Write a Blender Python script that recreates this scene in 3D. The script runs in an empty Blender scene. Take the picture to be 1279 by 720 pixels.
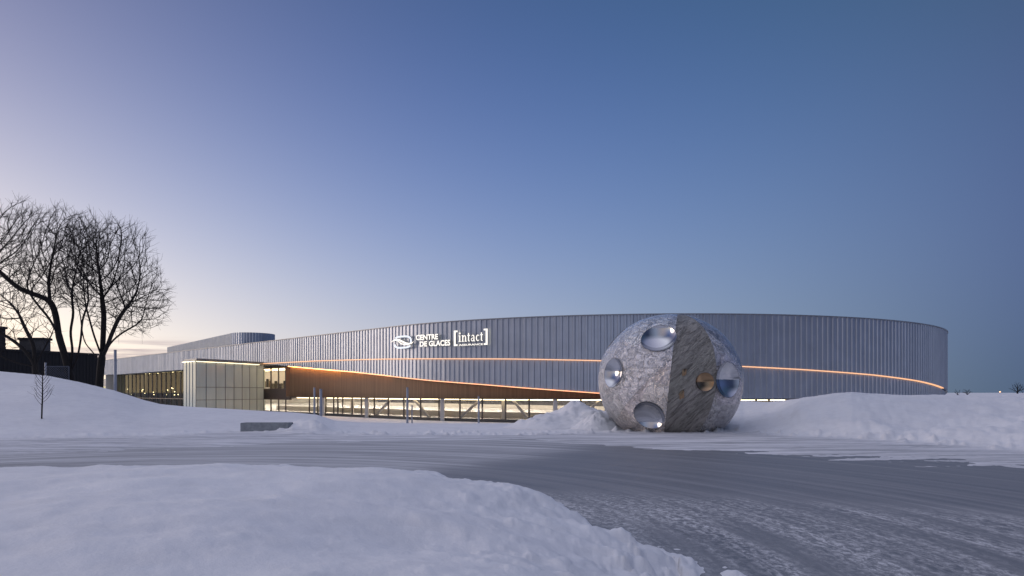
import bpy, bmesh, math, random
import numpy as np
from mathutils import Vector, Matrix

random.seed(7)
rng = np.random.default_rng(7)
scn = bpy.context.scene
COL = scn.collection
R = math.radians
CAMZ, HZ, F = 1.9, 490.0, 853.33          # eye height, horizon row, focal length in photo pixels
GZ = -2.6                                  # level of the arena plaza

def px_point(x, y, Y):
    return ((x - 640) / F * Y, Y, CAMZ + (HZ - y) / F * Y)

# ------------------------------------------------------------------ materials
def mat(name):
    m = bpy.data.materials.new(name)
    m.use_nodes = True
    nt = m.node_tree
    return m, nt, nt.nodes['Principled BSDF']

def N(nt, t, **kw):
    n = nt.nodes.new(t)
    for k, v in kw.items():
        if k.startswith('i_'):
            n.inputs[k[2:].replace('_', ' ')].default_value = v
        else:
            setattr(n, k, v)
    return n

def ramp(nt, stops, interp='LINEAR'):
    n = nt.nodes.new('ShaderNodeValToRGB')
    n.color_ramp.interpolation = interp
    e = n.color_ramp.elements
    while len(e) > 1:
        e.remove(e[-1])
    for i, (p, c) in enumerate(stops):
        el = e[0] if i == 0 else e.new(p)
        el.position = p
        el.color = (c[0], c[1], c[2], 1) if not isinstance(c, float) else (c, c, c, 1)
    return n

def noise(nt, scale, detail=4, rough=.55, vec=None, dist=0.0):
    n = N(nt, 'ShaderNodeTexNoise')
    n.inputs['Scale'].default_value = scale
    n.inputs['Detail'].default_value = detail
    n.inputs['Roughness'].default_value = rough
    n.inputs['Distortion'].default_value = dist
    if vec is not None:
        nt.links.new(vec, n.inputs['Vector'])
    return n

def objcoord(nt, scale=(1, 1, 1), rot=(0, 0, 0)):
    tc = N(nt, 'ShaderNodeTexCoord')
    mp = N(nt, 'ShaderNodeMapping')
    mp.inputs['Scale'].default_value = scale
    mp.inputs['Rotation'].default_value = rot
    nt.links.new(tc.outputs['Object'], mp.inputs['Vector'])
    return mp.outputs['Vector']

def mixc(nt, fac, a, b, mode='MIX'):
    m = N(nt, 'ShaderNodeMix', data_type='RGBA', blend_type=mode)
    for sock, v in ((m.inputs[0], fac), (m.inputs[6], a), (m.inputs[7], b)):
        if isinstance(v, (int, float)):
            sock.default_value = v
        elif isinstance(v, tuple):
            sock.default_value = (*v, 1)
        else:
            nt.links.new(v, sock)
    return m.outputs[2]

def math_(nt, op, a, b=None, c=None, clamp=False):
    m = N(nt, 'ShaderNodeMath', operation=op, use_clamp=clamp)
    for i, v in enumerate((a, b, c)):
        if v is None:
            continue
        if isinstance(v, (int, float)):
            m.inputs[i].default_value = v
        else:
            nt.links.new(v, m.inputs[i])
    return m.outputs[0]

def bump(nt, bsdf, height, strength=.4, dist=.05):
    b = N(nt, 'ShaderNodeBump')
    b.inputs['Strength'].default_value = strength
    b.inputs['Distance'].default_value = dist
    nt.links.new(height, b.inputs['Height'])
    nt.links.new(b.outputs['Normal'], bsdf.inputs['Normal'])
    return b

def plain(name, col, rough=.6, metal=0.0, var=.12, scale=3.0, bumps=0.0):
    m, nt, b = mat(name)
    v = objcoord(nt)
    n = noise(nt, scale, 5, .6, v)
    lo = tuple(c * (1 - var) for c in col)
    hi = tuple(min(1, c * (1 + var)) for c in col)
    r = ramp(nt, [(.3, lo), (.7, hi)])
    nt.links.new(n.outputs['Fac'], r.inputs['Fac'])
    nt.links.new(r.outputs['Color'], b.inputs['Base Color'])
    b.inputs['Roughness'].default_value = rough
    b.inputs['Metallic'].default_value = metal
    if bumps:
        bump(nt, b, n.outputs['Fac'], bumps, .02)
    return m

def emit(name, col, strength, base=(.8, .8, .8)):
    m, nt, b = mat(name)
    b.inputs['Base Color'].default_value = (*base, 1)
    b.inputs['Emission Color'].default_value = (*col, 1)
    b.inputs['Emission Strength'].default_value = strength
    return m

def glass(name, tint=(1, 1, 1), refl=.10, rough=.02, fk=.8):
    m = bpy.data.materials.new(name)
    m.use_nodes = True
    nt = m.node_tree
    nt.nodes.clear()
    out = N(nt, 'ShaderNodeOutputMaterial')
    t = N(nt, 'ShaderNodeBsdfTransparent')
    t.inputs['Color'].default_value = (*tint, 1)
    g = N(nt, 'ShaderNodeBsdfGlossy')
    g.inputs['Roughness'].default_value = rough
    f = N(nt, 'ShaderNodeFresnel')
    f.inputs['IOR'].default_value = 1.5
    a = math_(nt, 'MULTIPLY_ADD', f.outputs[0], fk, refl, True)
    mx = N(nt, 'ShaderNodeMixShader')
    nt.links.new(a, mx.inputs[0])
    nt.links.new(t.outputs[0], mx.inputs[1])
    nt.links.new(g.outputs[0], mx.inputs[2])
    nt.links.new(mx.outputs[0], out.inputs['Surface'])
    return m

M = {}
# snow -------------------------------------------------------------
def snow_mat(name, packed=False):
    m, nt, b = mat(name)
    v = objcoord(nt)
    n1 = noise(nt, .35, 5, .6, v)
    n2 = noise(nt, 2.2, 6, .65, v, .3)
    n3 = noise(nt, 26, 4, .7, v)
    r1 = ramp(nt, [(.3, (.80, .80, .815)), (.7, (.88, .88, .885))])
    nt.links.new(n1.outputs['Fac'], r1.inputs['Fac'])
    r2 = ramp(nt, [(.3, .93), (.55, 1.0)])
    nt.links.new(n2.outputs['Fac'], r2.inputs['Fac'])
    col = mixc(nt, 1.0, r1.outputs['Color'], r2.outputs['Color'], 'MULTIPLY')
    if packed:
        at = N(nt, 'ShaderNodeAttribute', attribute_name='packed')
        vs = objcoord(nt, (.22, 2.2, 1), (0, 0, R(-6)))
        n4 = noise(nt, 1.0, 6, .65, vs, .4)
        r4 = ramp(nt, [(.35, (.40, .41, .43)), (.62, (.80, .80, .82))])
        nt.links.new(n4.outputs['Fac'], r4.inputs['Fac'])
        col = mixc(nt, at.outputs['Fac'], col, r4.outputs['Color'])
    nt.links.new(col, b.inputs['Base Color'])
    b.inputs['Roughness'].default_value = .75
    b.inputs['Specular IOR Level'].default_value = .25
    h = math_(nt, 'MULTIPLY_ADD', n3.outputs['Fac'], .8, n2.outputs['Fac'])
    bump(nt, b, h, .30, .03)
    return m
M['snow'] = snow_mat('snow')
M['snow_field'] = snow_mat('snow_field', True)

def road_mat():
    m, nt, b = mat('icy_road')
    tc = N(nt, 'ShaderNodeTexCoord')
    sep = N(nt, 'ShaderNodeSeparateXYZ')
    nt.links.new(tc.outputs['Object'], sep.inputs[0])
    X, Y = sep.outputs[0], sep.outputs[1]
    # the loop of road curves round a point left of the bank: arc length and radius as texture axes
    dx = math_(nt, 'ADD', X, 7.5); dy = math_(nt, 'ADD', Y, -7.5)
    rad = math_(nt, 'SQRT', math_(nt, 'ADD', math_(nt, 'MULTIPLY', dx, dx), math_(nt, 'MULTIPLY', dy, dy)))
    arc = math_(nt, 'MULTIPLY', math_(nt, 'ARCTAN2', dy, dx), 14.0)
    def polar(sa, sr):
        cx = N(nt, 'ShaderNodeCombineXYZ')
        nt.links.new(math_(nt, 'MULTIPLY', arc, sa), cx.inputs[0])
        nt.links.new(math_(nt, 'MULTIPLY', rad, sr), cx.inputs[1])
        return cx.outputs[0]
    def flat(sx, sy):
        cx = N(nt, 'ShaderNodeCombineXYZ')
        nt.links.new(math_(nt, 'MULTIPLY', X, sx), cx.inputs[0])
        nt.links.new(math_(nt, 'MULTIPLY', Y, sy), cx.inputs[1])
        return cx.outputs[0]
    streak = noise(nt, 1.0, 7, .62, polar(.10, 1.6), .3)
    streak2 = noise(nt, 1.0, 7, .65, polar(.22, 5.0), .2)
    fleck = noise(nt, 1.0, 8, .78, polar(5.5, 12.0), .5)
    patch = noise(nt, 1.0, 6, .6, polar(.10, 1.5), .3)
    big = noise(nt, 1.0, 4, .6, flat(.18, .28), .4)
    tracks = noise(nt, 1.0, 5, .7, polar(.05, 4.0), .1)
    # clean, dark sheet of ice: a band across the middle of the loop
    wob = math_(nt, 'MULTIPLY_ADD', big.outputs['Fac'], 3.6, -1.8)
    yc = math_(nt, 'MULTIPLY_ADD', X, .30, Y)               # band drops towards the right
    yc = math_(nt, 'ADD', yc, wob)
    near = N(nt, 'ShaderNodeMapRange', interpolation_type='SMOOTHSTEP')
    near.inputs['From Min'].default_value = 12.2
    near.inputs['From Max'].default_value = 14.6
    nt.links.new(yc, near.inputs['Value'])
    left = N(nt, 'ShaderNodeMapRange', interpolation_type='SMOOTHSTEP')
    left.inputs['From Min'].default_value = -2.0
    left.inputs['From Max'].default_value = 2.0
    lx = math_(nt, 'ADD', math_(nt, 'MULTIPLY_ADD', Y, -.65, math_(nt, 'ADD', X, 11.0)), math_(nt, 'MULTIPLY', big.outputs['Fac'], 3.0))
    nt.links.new(lx, left.inputs['Value'])
    clean = math_(nt, 'MULTIPLY', near.outputs[0], left.outputs[0])
    # frost cover
    s = math_(nt, 'MULTIPLY_ADD', streak2.outputs['Fac'], .45, math_(nt, 'MULTIPLY', streak.outputs['Fac'], .75))
    rs = ramp(nt, [(.46, 0.0), (.74, 1.0)])
    nt.links.new(s, rs.inputs['Fac'])
    rf = ramp(nt, [(.42, 0.0), (.58, 1.0)])
    nt.links.new(fleck.outputs['Fac'], rf.inputs['Fac'])
    rp_ = ramp(nt, [(.36, .12), (.62, 1.0)])
    nt.links.new(patch.outputs['Fac'], rp_.inputs['Fac'])
    frost_near = math_(nt, 'MULTIPLY_ADD', math_(nt, 'MULTIPLY', rf.outputs['Color'], rp_.outputs['Color']), .85, math_(nt, 'MULTIPLY', rs.outputs['Color'], .30), True)
    frost_far = math_(nt, 'MULTIPLY_ADD', rs.outputs['Color'], .58, .33, True)
    farm = N(nt, 'ShaderNodeMapRange', interpolation_type='SMOOTHSTEP')
    farm.inputs['From Min'].default_value = 12.4
    farm.inputs['From Max'].default_value = 14.4
    nt.links.new(yc, farm.inputs['Value'])
    frost = mixc(nt, farm.outputs[0], frost_near, frost_far)
    lines = tracks
    rl = ramp(nt, [(.40, -.16), (.66, .22)])
    rl.color_ramp.elements[0].color = (0, 0, 0, 1); rl.color_ramp.elements[1].color = (.36, .36, .36, 1)
    nt.links.new(lines.outputs['Fac'], rl.inputs['Fac'])
    frost = math_(nt, 'MULTIPLY', frost, math_(nt, 'MULTIPLY_ADD', clean, -.78, 1.0))
    frost = math_(nt, 'ADD', frost, math_(nt, 'MULTIPLY', rl.outputs['Color'], math_(nt, 'MULTIPLY_ADD', farm.outputs[0], .7, .15)), None, True)
    colr = ramp(nt, [(0, (.135, .14, .15)), (.45, (.29, .295, .31)), (1, (.64, .645, .66))])
    nt.links.new(frost, colr.inputs['Fac'])
    nt.links.new(colr.outputs['Color'], b.inputs['Base Color'])
    rr = ramp(nt, [(0, .40), (.5, .62), (1, .8)])
    nt.links.new(frost, rr.inputs['Fac'])
    nt.links.new(rr.outputs['Color'], b.inputs['Roughness'])
    b.inputs['Specular IOR Level'].default_value = .3
    hh = math_(nt, 'MULTIPLY_ADD', fleck.outputs['Fac'], .6, streak2.outputs['Fac'])
    bump(nt, b, hh, .25, .02)
    return m
M['road'] = road_mat()

def cladding_mat(name, col):
    m, nt, b = mat(name)
    v = objcoord(nt)
    vs = objcoord(nt, (1.3, 1.3, .03))
    n = noise(nt, 1.0, 3, .5, vs)
    n2 = noise(nt, .5, 4, .6, v)
    r = ramp(nt, [(.3, tuple(c * .94 for c in col)), (.7, tuple(c * 1.05 for c in col))])
    nt.links.new(n.outputs['Fac'], r.inputs['Fac'])
    r2 = ramp(nt, [(.3, .92), (.7, 1.04)])
    nt.links.new(n2.outputs['Fac'], r2.inputs['Fac'])
    c = mixc(nt, 1.0, r.outputs['Color'], r2.outputs['Color'], 'MULTIPLY')
    nt.links.new(c, b.inputs['Base Color'])
    b.inputs['Metallic'].default_value = .88
    b.inputs['Roughness'].default_value = .42
    return m
M['cladding'] = cladding_mat('ribbed_metal_cladding', (.46, .50, .565))
M['cap'] = plain('grey_metal_trim', (.30, .31, .33), .45, .6)
def wood_mat():
    m, nt, b = mat('wood_boards')
    vs = objcoord(nt, (1, 1, .02))
    n = noise(nt, 2.4, 4, .6, vs)
    r = ramp(nt, [(.3, (.185, .11, .058)), (.7, (.275, .172, .092))])
    nt.links.new(n.outputs['Fac'], r.inputs['Fac'])
    nt.links.new(r.outputs['Color'], b.inputs['Base Color'])
    b.inputs['Roughness'].default_value = .6
    bump(nt, b, n.outputs['Fac'], .4, .05)
    return m
M['wood'] = wood_mat()
M['led'] = emit('amber_led', (1, .46, .15), 1.05)
M['led_wash'] = emit('timber_wash_led', (1, .42, .10), 19.0)
M['led_wash_b'] = emit('timber_wash_led_mid', (1, .42, .10), 9.0)
M['led_wash_c'] = emit('timber_wash_led_faint', (1, .42, .10), 4.0)
M['led_low'] = emit('orange_led', (1, .36, .08), 1.7)
M['led_warm'] = emit('warm_led', (1, .80, .48), 6.0)
M['led_dim'] = emit('dim_warm_led', (1, .72, .36), .8)
M['led_soft'] = emit('soft_warm_led', (1, .80, .50), 4.5)
M['ceil'] = emit('interior_lamp', (1, .86, .70), 40.0)
M['bulb'] = emit('downlight', (1, .78, .45), 6.0)
M['glass'] = glass('clear_glazing', (.98, .96, .93), .04)
M['lobby_glass'] = glass('greenish_glazing', (.66, .70, .60), .03, .02, .22)
M['white_steel'] = plain('painted_steel', (.62, .60, .57), .5, 0, .06)
M['mullion'] = plain('bronze_mullion', (.16, .14, .12), .45, .5)
M['grid'] = plain('grey_joint', (.20, .20, .19), .5, .2)
M['cream'] = plain('cream_plaster', (.78, .75, .69), .7, 0, .06, .6)
M['ice'] = plain('rink_ice', (.80, .80, .78), .25, 0, .04, .3)
M['dark_band'] = plain('spectator_stand', (.05, .05, .055), .7, 0, .6, 1.2)
M['plinth'] = plain('dark_plinth', (.07, .07, .07), .7)
M['conc'] = plain('grey_concrete', (.30, .32, .33), .8, 0, .2, 6, .3)
M['roof'] = plain('roof_membrane', (.35, .36, .38), .8)
M['frit'] = None
def frosted():
    m, nt, b = mat('frosted_glass_panel')
    v = objcoord(nt, (1, 1, .15))
    n = noise(nt, .7, 4, .6, v)
    r = ramp(nt, [(.3, (.47, .52, .48)), (.7, (.58, .63, .58))])
    nt.links.new(n.outputs['Fac'], r.inputs['Fac'])
    nt.links.new(r.outputs['Color'], b.inputs['Base Color'])
    b.inputs['Emission Color'].default_value = (.92, 1, .86, 1)
    b.inputs['Emission Strength'].default_value = .05  # faint glow added to brighten the panels; no lamp stands inside
    b.inputs['Roughness'].default_value = .16
    b.inputs['Specular IOR Level'].default_value = .5
    return m
M['frit'] = frosted()
M['spandrel'] = plain('brown_spandrel', (.14, .105, .10), .5)
M['black_clad'] = plain('charred_cladding', (.012, .012, .014), .7)
M['unit_grey'] = plain('rooftop_unit_grey', (.06, .06, .065), .7)
M['bark'] = plain('dark_bark', (.020, .016, .014), .9, 0, .35, 9, .6)
M['twig'] = plain('dark_twig', (.017, .013, .012), .9)
M['pole'] = plain('galvanised_pole', (.36, .38, .43), .45, .4)
M['wire'] = plain('grey_wire', (.09, .10, .13), .6, .2)
M['letter'] = emit('lit_cream_letter', (1, .93, .77), 1.0)
M['letter_side'] = plain('letter_return', (.09, .08, .07), .5)
M['logo_blue'] = emit('lit_pale_blue', (.80, .90, 1), .70)

def foil(name, base_lo, base_hi, rough_lo, rough_hi, scale=1.0, bstr=.55, metal=1.0, slant=None):
    m, nt, b = mat(name)
    if slant is None:
        v = objcoord(nt)
    else:
        v0 = objcoord(nt, (1, 1, 1), slant)
        mp2 = N(nt, 'ShaderNodeMapping'); mp2.inputs['Scale'].default_value = (.42, 1.0, 3.4)
        nt.links.new(v0, mp2.inputs['Vector']); v = mp2.outputs['Vector']
    w = noise(nt, 1.1 * scale, 5, .6, v)
    add = N(nt, 'ShaderNodeVectorMath', operation='MULTIPLY_ADD')
    nt.links.new(w.outputs['Color'], add.inputs[0])
    add.inputs[1].default_value = (.8, .8, .8)
    nt.links.new(v, add.inputs[2])
    vo = N(nt, 'ShaderNodeTexVoronoi', feature='DISTANCE_TO_EDGE')
    vo.inputs['Scale'].default_value = 1.5 * scale
    nt.links.new(add.outputs[0], vo.inputs['Vector'])
    n1 = noise(nt, 2.6 * scale, 9, .62, add.outputs[0], .9)
    rm = N(nt, 'ShaderNodeTexNoise', noise_type='RIDGED_MULTIFRACTAL')
    rm.inputs['Scale'].default_value = 2.1 * scale; rm.inputs['Detail'].default_value = 7; rm.inputs['Distortion'].default_value = .9
    nt.links.new(v, rm.inputs['Vector'])
    n2 = noise(nt, 13 * scale, 6, .75, v, 1.2)
    n3 = noise(nt, .45, 3, .5, v)
    pv = N(nt, 'ShaderNodeTexVoronoi', feature='F1')
    pv.inputs['Scale'].default_value = .55
    nt.links.new(v, pv.inputs['Vector'])
    h = math_(nt, 'MULTIPLY_ADD', rm.outputs['Fac'], .45, math_(nt, 'MULTIPLY', n1.outputs['Fac'], .8))
    h = math_(nt, 'MULTIPLY_ADD', n2.outputs['Fac'], .30, h)
    crease = ramp(nt, [(0, 0.0), (.05, 1.0)])
    nt.links.new(vo.outputs['Distance'], crease.inputs['Fac'])
    h = math_(nt, 'MULTIPLY_ADD', crease.outputs['Color'], .18, h)
    r = ramp(nt, [(.41, base_lo), (.55, base_hi)])
    nt.links.new(math_(nt, 'MULTIPLY_ADD', n2.outputs['Fac'], .5, math_(nt, 'MULTIPLY', n1.outputs['Fac'], .5)), r.inputs['Fac'])
    tint = mixc(nt, .22, (1, 1, 1), pv.outputs['Color'])
    hue = N(nt, 'ShaderNodeHueSaturation')
    hue.inputs['Saturation'].default_value = .12
    nt.links.new(tint, hue.inputs['Color'])
    c = mixc(nt, 1.0, r.outputs['Color'], hue.outputs['Color'], 'MULTIPLY')
    cr = ramp(nt, [(0, .55), (.025, 1.0)])
    nt.links.new(vo.outputs['Distance'], cr.inputs['Fac'])
    c = mixc(nt, .6, c, mixc(nt, 1.0, c, cr.outputs['Color'], 'MULTIPLY'))
    if slant is None:
        # welded sheets: seams along a few planes, each sheet its own tone
        ob = N(nt, 'ShaderNodeTexCoord')
        def plane(nx, ny, nz, k):
            d_ = N(nt, 'ShaderNodeVectorMath', operation='DOT_PRODUCT')
            d_.inputs[1].default_value = (nx, ny, nz)
            nt.links.new(ob.outputs['Object'], d_.inputs[0])
            return math_(nt, 'SUBTRACT', d_.outputs['Value'], k)
        for (pl_, tone, up_only) in ((plane(-.12, .05, 1, .75), (.93, .95, .99), None), (plane(.75, .15, -.65, -.15), (1.03, .98, .95), None), (plane(.55, -.2, .8, 2.35), (.62, .64, .70), None)):
            side_ = math_(nt, 'GREATER_THAN', pl_, 0.0)
            c = mixc(nt, side_, c, mixc(nt, 1.0, c, tone, 'MULTIPLY'))
            ln = math_(nt, 'LESS_THAN', math_(nt, 'ABSOLUTE', pl_), .014)
            c = mixc(nt, math_(nt, 'MULTIPLY', ln, .38), c, (.10, .10, .10))
    nt.links.new(c, b.inputs['Base Color'])
    b.inputs['Metallic'].default_value = metal
    rr = ramp(nt, [(.35, rough_lo), (.65, rough_hi)])
    nt.links.new(n3.outputs['Fac'], rr.inputs['Fac'])
    nt.links.new(rr.outputs['Color'], b.inputs['Roughness'])
    bump(nt, b, h, bstr, .12)
    return m
M['foil'] = foil('crumpled_aluminium', (.40, .395, .395), (.97, .955, .945), .20, .33, 1.35, 1.1)
M['rough_face'] = foil('gouged_dark_metal', (.19, .18, .16), (.50, .47, .42), .42, .6, .8, 1.2, .55, (0, R(48), 0))
def mirror(name, col, rough=.05):
    m, nt, b = mat(name)
    v = objcoord(nt)
    n = noise(nt, 1.3, 3, .5, v)
    r = ramp(nt, [(.3, tuple(c * .92 for c in col)), (.7, col)])
    nt.links.new(n.outputs['Fac'], r.inputs['Fac'])
    nt.links.new(r.outputs['Color'], b.inputs['Base Color'])
    b.inputs['Metallic'].default_value = 1
    b.inputs['Roughness'].default_value = rough
    bump(nt, b, n.outputs['Fac'], .08, .05)
    return m
M['mirror'] = mirror('polished_steel', (.58, .59, .62), .10)
M['rim'] = plain('dark_rim', (.24, .24, .245), .45, .8)
M['gold'] = mirror('golden_mirror', (.40, .27, .16), .18)

# ------------------------------------------------------------------ mesh helpers
class MB:
    def __init__(s):
        s.v, s.f, s.mi = [], [], []
    def add(s, verts, faces, mi=0):
        o = len(s.v)
        s.v.extend(tuple(p) for p in verts)
        s.f.extend(tuple(i + o for i in f) for f in faces)
        s.mi.extend([mi] * len(faces))
        return s
    def box(s, lo, hi, mi=0, bev=0):
        x0, y0, z0 = lo; x1, y1, z1 = hi
        s.add([(x0, y0, z0), (x1, y0, z0), (x1, y1, z0), (x0, y1, z0), (x0, y0, z1), (x1, y0, z1), (x1, y1, z1), (x0, y1, z1)],
              [(0, 3, 2, 1), (4, 5, 6, 7), (0, 1, 5, 4), (1, 2, 6, 5), (2, 3, 7, 6), (3, 0, 4, 7)], mi)
        return s
    def bar(s, a, b, w, h=None, up=(0, 0, 1), mi=0):
        """square bar from a to b"""
        a, b = Vector(a), Vector(b)
        h = h or w
        d = (b - a).normalized()
        u = Vector(up)
        if abs(d.dot(u)) > .98:
            u = Vector((1, 0, 0))
        x = d.cross(u).normalized()
        y = x.cross(d).normalized()
        vs = []
        for p in (a, b):
            for sx, sy in ((-1, -1), (1, -1), (1, 1), (-1, 1)):
                vs.append(p + x * sx * w / 2 + y * sy * h / 2)
        s.add(vs, [(0, 1, 2, 3), (7, 6, 5, 4), (0, 4, 5, 1), (1, 5, 6, 2), (2, 6, 7, 3), (3, 7, 4, 0)], mi)
        return s
    def tube(s, pts, rad, n=6, cap=True, mi=0):
        rings = []
        pts = [Vector(p) for p in pts]
        x = None
        for i, p in enumerate(pts):
            d = (pts[min(i + 1, len(pts) - 1)] - pts[max(i - 1, 0)]).normalized()
            if x is None:
                x = d.orthogonal().normalized()
            else:
                x = (x - d * x.dot(d)).normalized()
            y = d.cross(x)
            r = rad[i] if hasattr(rad, '__len__') else rad
            rings.append([p + (x * math.cos(2 * math.pi * k / n) + y * math.sin(2 * math.pi * k / n)) * r for k in range(n)])
        vs = [q for rg in rings for q in rg]
        fs = []
        for i in range(len(pts) - 1):
            for k in range(n):
                fs.append((i * n + k, i * n + (k + 1) % n, (i + 1) * n + (k + 1) % n, (i + 1) * n + k))
        if cap:
            fs.append(tuple(range(n - 1, -1, -1)))
            fs.append(tuple((len(pts) - 1) * n + k for k in range(n)))
        s.add(vs, fs, mi)
        return s
    def build(s, name, mats, parent=None, smooth=False, loc=None):
        me = bpy.data.meshes.new(name)
        v = s.v
        if loc is not None:
            v = [(p[0] - loc[0], p[1] - loc[1], p[2] - loc[2]) for p in v]
        elif parent is not None:
            l = parent.get('_o', (0, 0, 0))
            v = [(p[0] - l[0], p[1] - l[1], p[2] - l[2]) for p in v]
        me.from_pydata(v, [], s.f)
        if not isinstance(mats, (list, tuple)):
            mats = [mats]
        for m in mats:
            me.materials.append(m)
        if len(mats) > 1:
            me.polygons.foreach_set('material_index', s.mi)
        if smooth:
            me.polygons.foreach_set('use_smooth', [True] * len(me.polygons))
        o = bpy.data.objects.new(name, me)
        COL.objects.link(o)
        if loc is not None:
            o.location = loc
        if parent is not None:
            o.parent = parent
            if parent.type == 'MESH' or parent.parent is not None:
                pass
        return o

def tag(o, label=None, cat=None, group=None, kind=None):
    if label: o['label'] = label
    if cat: o['category'] = cat
    if group: o['group'] = group
    if kind: o['kind'] = kind
    return o

def thing(name, label, cat, group=None):
    o = bpy.data.objects.new(name, None)
    o.empty_display_size = .2
    COL.objects.link(o)
    return tag(o, label, cat, group)

def child(o, parent):
    o.parent = parent
    return o

# ------------------------------------------------------------------ noise on arrays
def vnoise(x, y, seed=0):
    xi = np.floor(x).astype(np.int64); yi = np.floor(y).astype(np.int64)
    fx = x - xi; fy = y - yi
    fx = fx * fx * fx * (fx * (fx * 6 - 15) + 10); fy = fy * fy * fy * (fy * (fy * 6 - 15) + 10)
    def h(a, b):
        n = (a * 374761393 + b * 668265263 + seed * 974634777) & 0xFFFFFFFF
        n = ((n ^ (n >> 13)) * 1274126177) & 0xFFFFFFFF
        n = n ^ (n >> 16)
        return (n & 0xFFFF) / 65535.0
    return (h(xi, yi) * (1 - fx) + h(xi + 1, yi) * fx) * (1 - fy) + (h(xi, yi + 1) * (1 - fx) + h(xi + 1, yi + 1) * fx) * fy
def fbm(x, y, oct=5, seed=0, gain=.5):
    t = 0; a = 1; s = 0
    for i in range(oct):
        t = t + a * (vnoise(x * 2 ** i + 13.7 * i, y * 2 ** i - 7.1 * i, seed + i) - .5); s += a; a *= gain
    return t / s * 2
sst = lambda t: (lambda u: u * u * (3 - 2 * u))(np.clip(t, 0, 1))

# ------------------------------------------------------------------ terrain
BANK = np.array([(2.0, -3), (1.5, 4.5), (1.5, 6.2), (1.42, 7.5), (1.12, 8.7), (.66, 9.8), (-.2, 11.0), (-1.3, 11.6), (-3, 12.3), (-6, 12.5),
                 (-10, 12.2), (-16, 11.6), (-24, 10.5), (-40, 8), (-60, 0), (-60, -50), (2, -50)], float)
def poly_sd(px, py, P):
    d = np.full(px.shape, 1e9); inside = np.zeros(px.shape, bool)
    for i in range(len(P)):
        a = P[i]; b = P[(i + 1) % len(P)]
        e = b - a
        wx = px - a[0]; wy = py - a[1]
        t = np.clip((wx * e[0] + wy * e[1]) / (e @ e), 0, 1)
        d = np.minimum(d, np.hypot(wx - t * e[0], wy - t * e[1]))
        c = (a[1] > py) != (b[1] > py)
        with np.errstate(divide='ignore', invalid='ignore'):
            xx = a[0] + (py - a[1]) / (e[1] if e[1] else 1e-9) * e[0]
        inside ^= c & (px < xx)
    return np.where(inside, d, -d)

EDGE = [(-500, 19), (0, 21.8), (200, 23.6), (400, 26.0), (640, 27.6), (770, 24.4), (1000, 20.2), (1279, 17.2), (1700, 14.0)]
TOE = [(-500, 24), (0, 27.0), (200, 29.0), (300, 31.5), (345, 31.2), (400, 30.2), (640, 30.2), (770, 31), (930, 31), (1000, 28.5), (1100, 26), (1279, 22), (1700, 18)]
CRD = [(-500, 52), (0, 48), (60, 46), (143, 44), (230, 42), (400, 40), (640, 42), (930, 44), (1000, 37), (1065, 35), (1150, 36), (1279, 38), (1700, 38)]
CRY = [(-500, 452), (-100, 457), (0, 464), (60, 469.5), (100, 477.5), (143, 488), (180, 500), (200, 505), (230, 508), (320, 513.5), (370, 516), (396, 518.5), (418, 526),
       (450, 529), (509, 530), (600, 530), (650, 530), (770, 522), (860, 512), (925, 501), (960, 503), (985, 500.5), (1010, 496), (1040, 491.5), (1065, 489.5), (1090, 492),
       (1130, 494.5), (1180, 493.5), (1279, 491.5), (1700, 489)]
ip = lambda t, x: np.interp(x, [a for a, b in t], [b for a, b in t])

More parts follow.
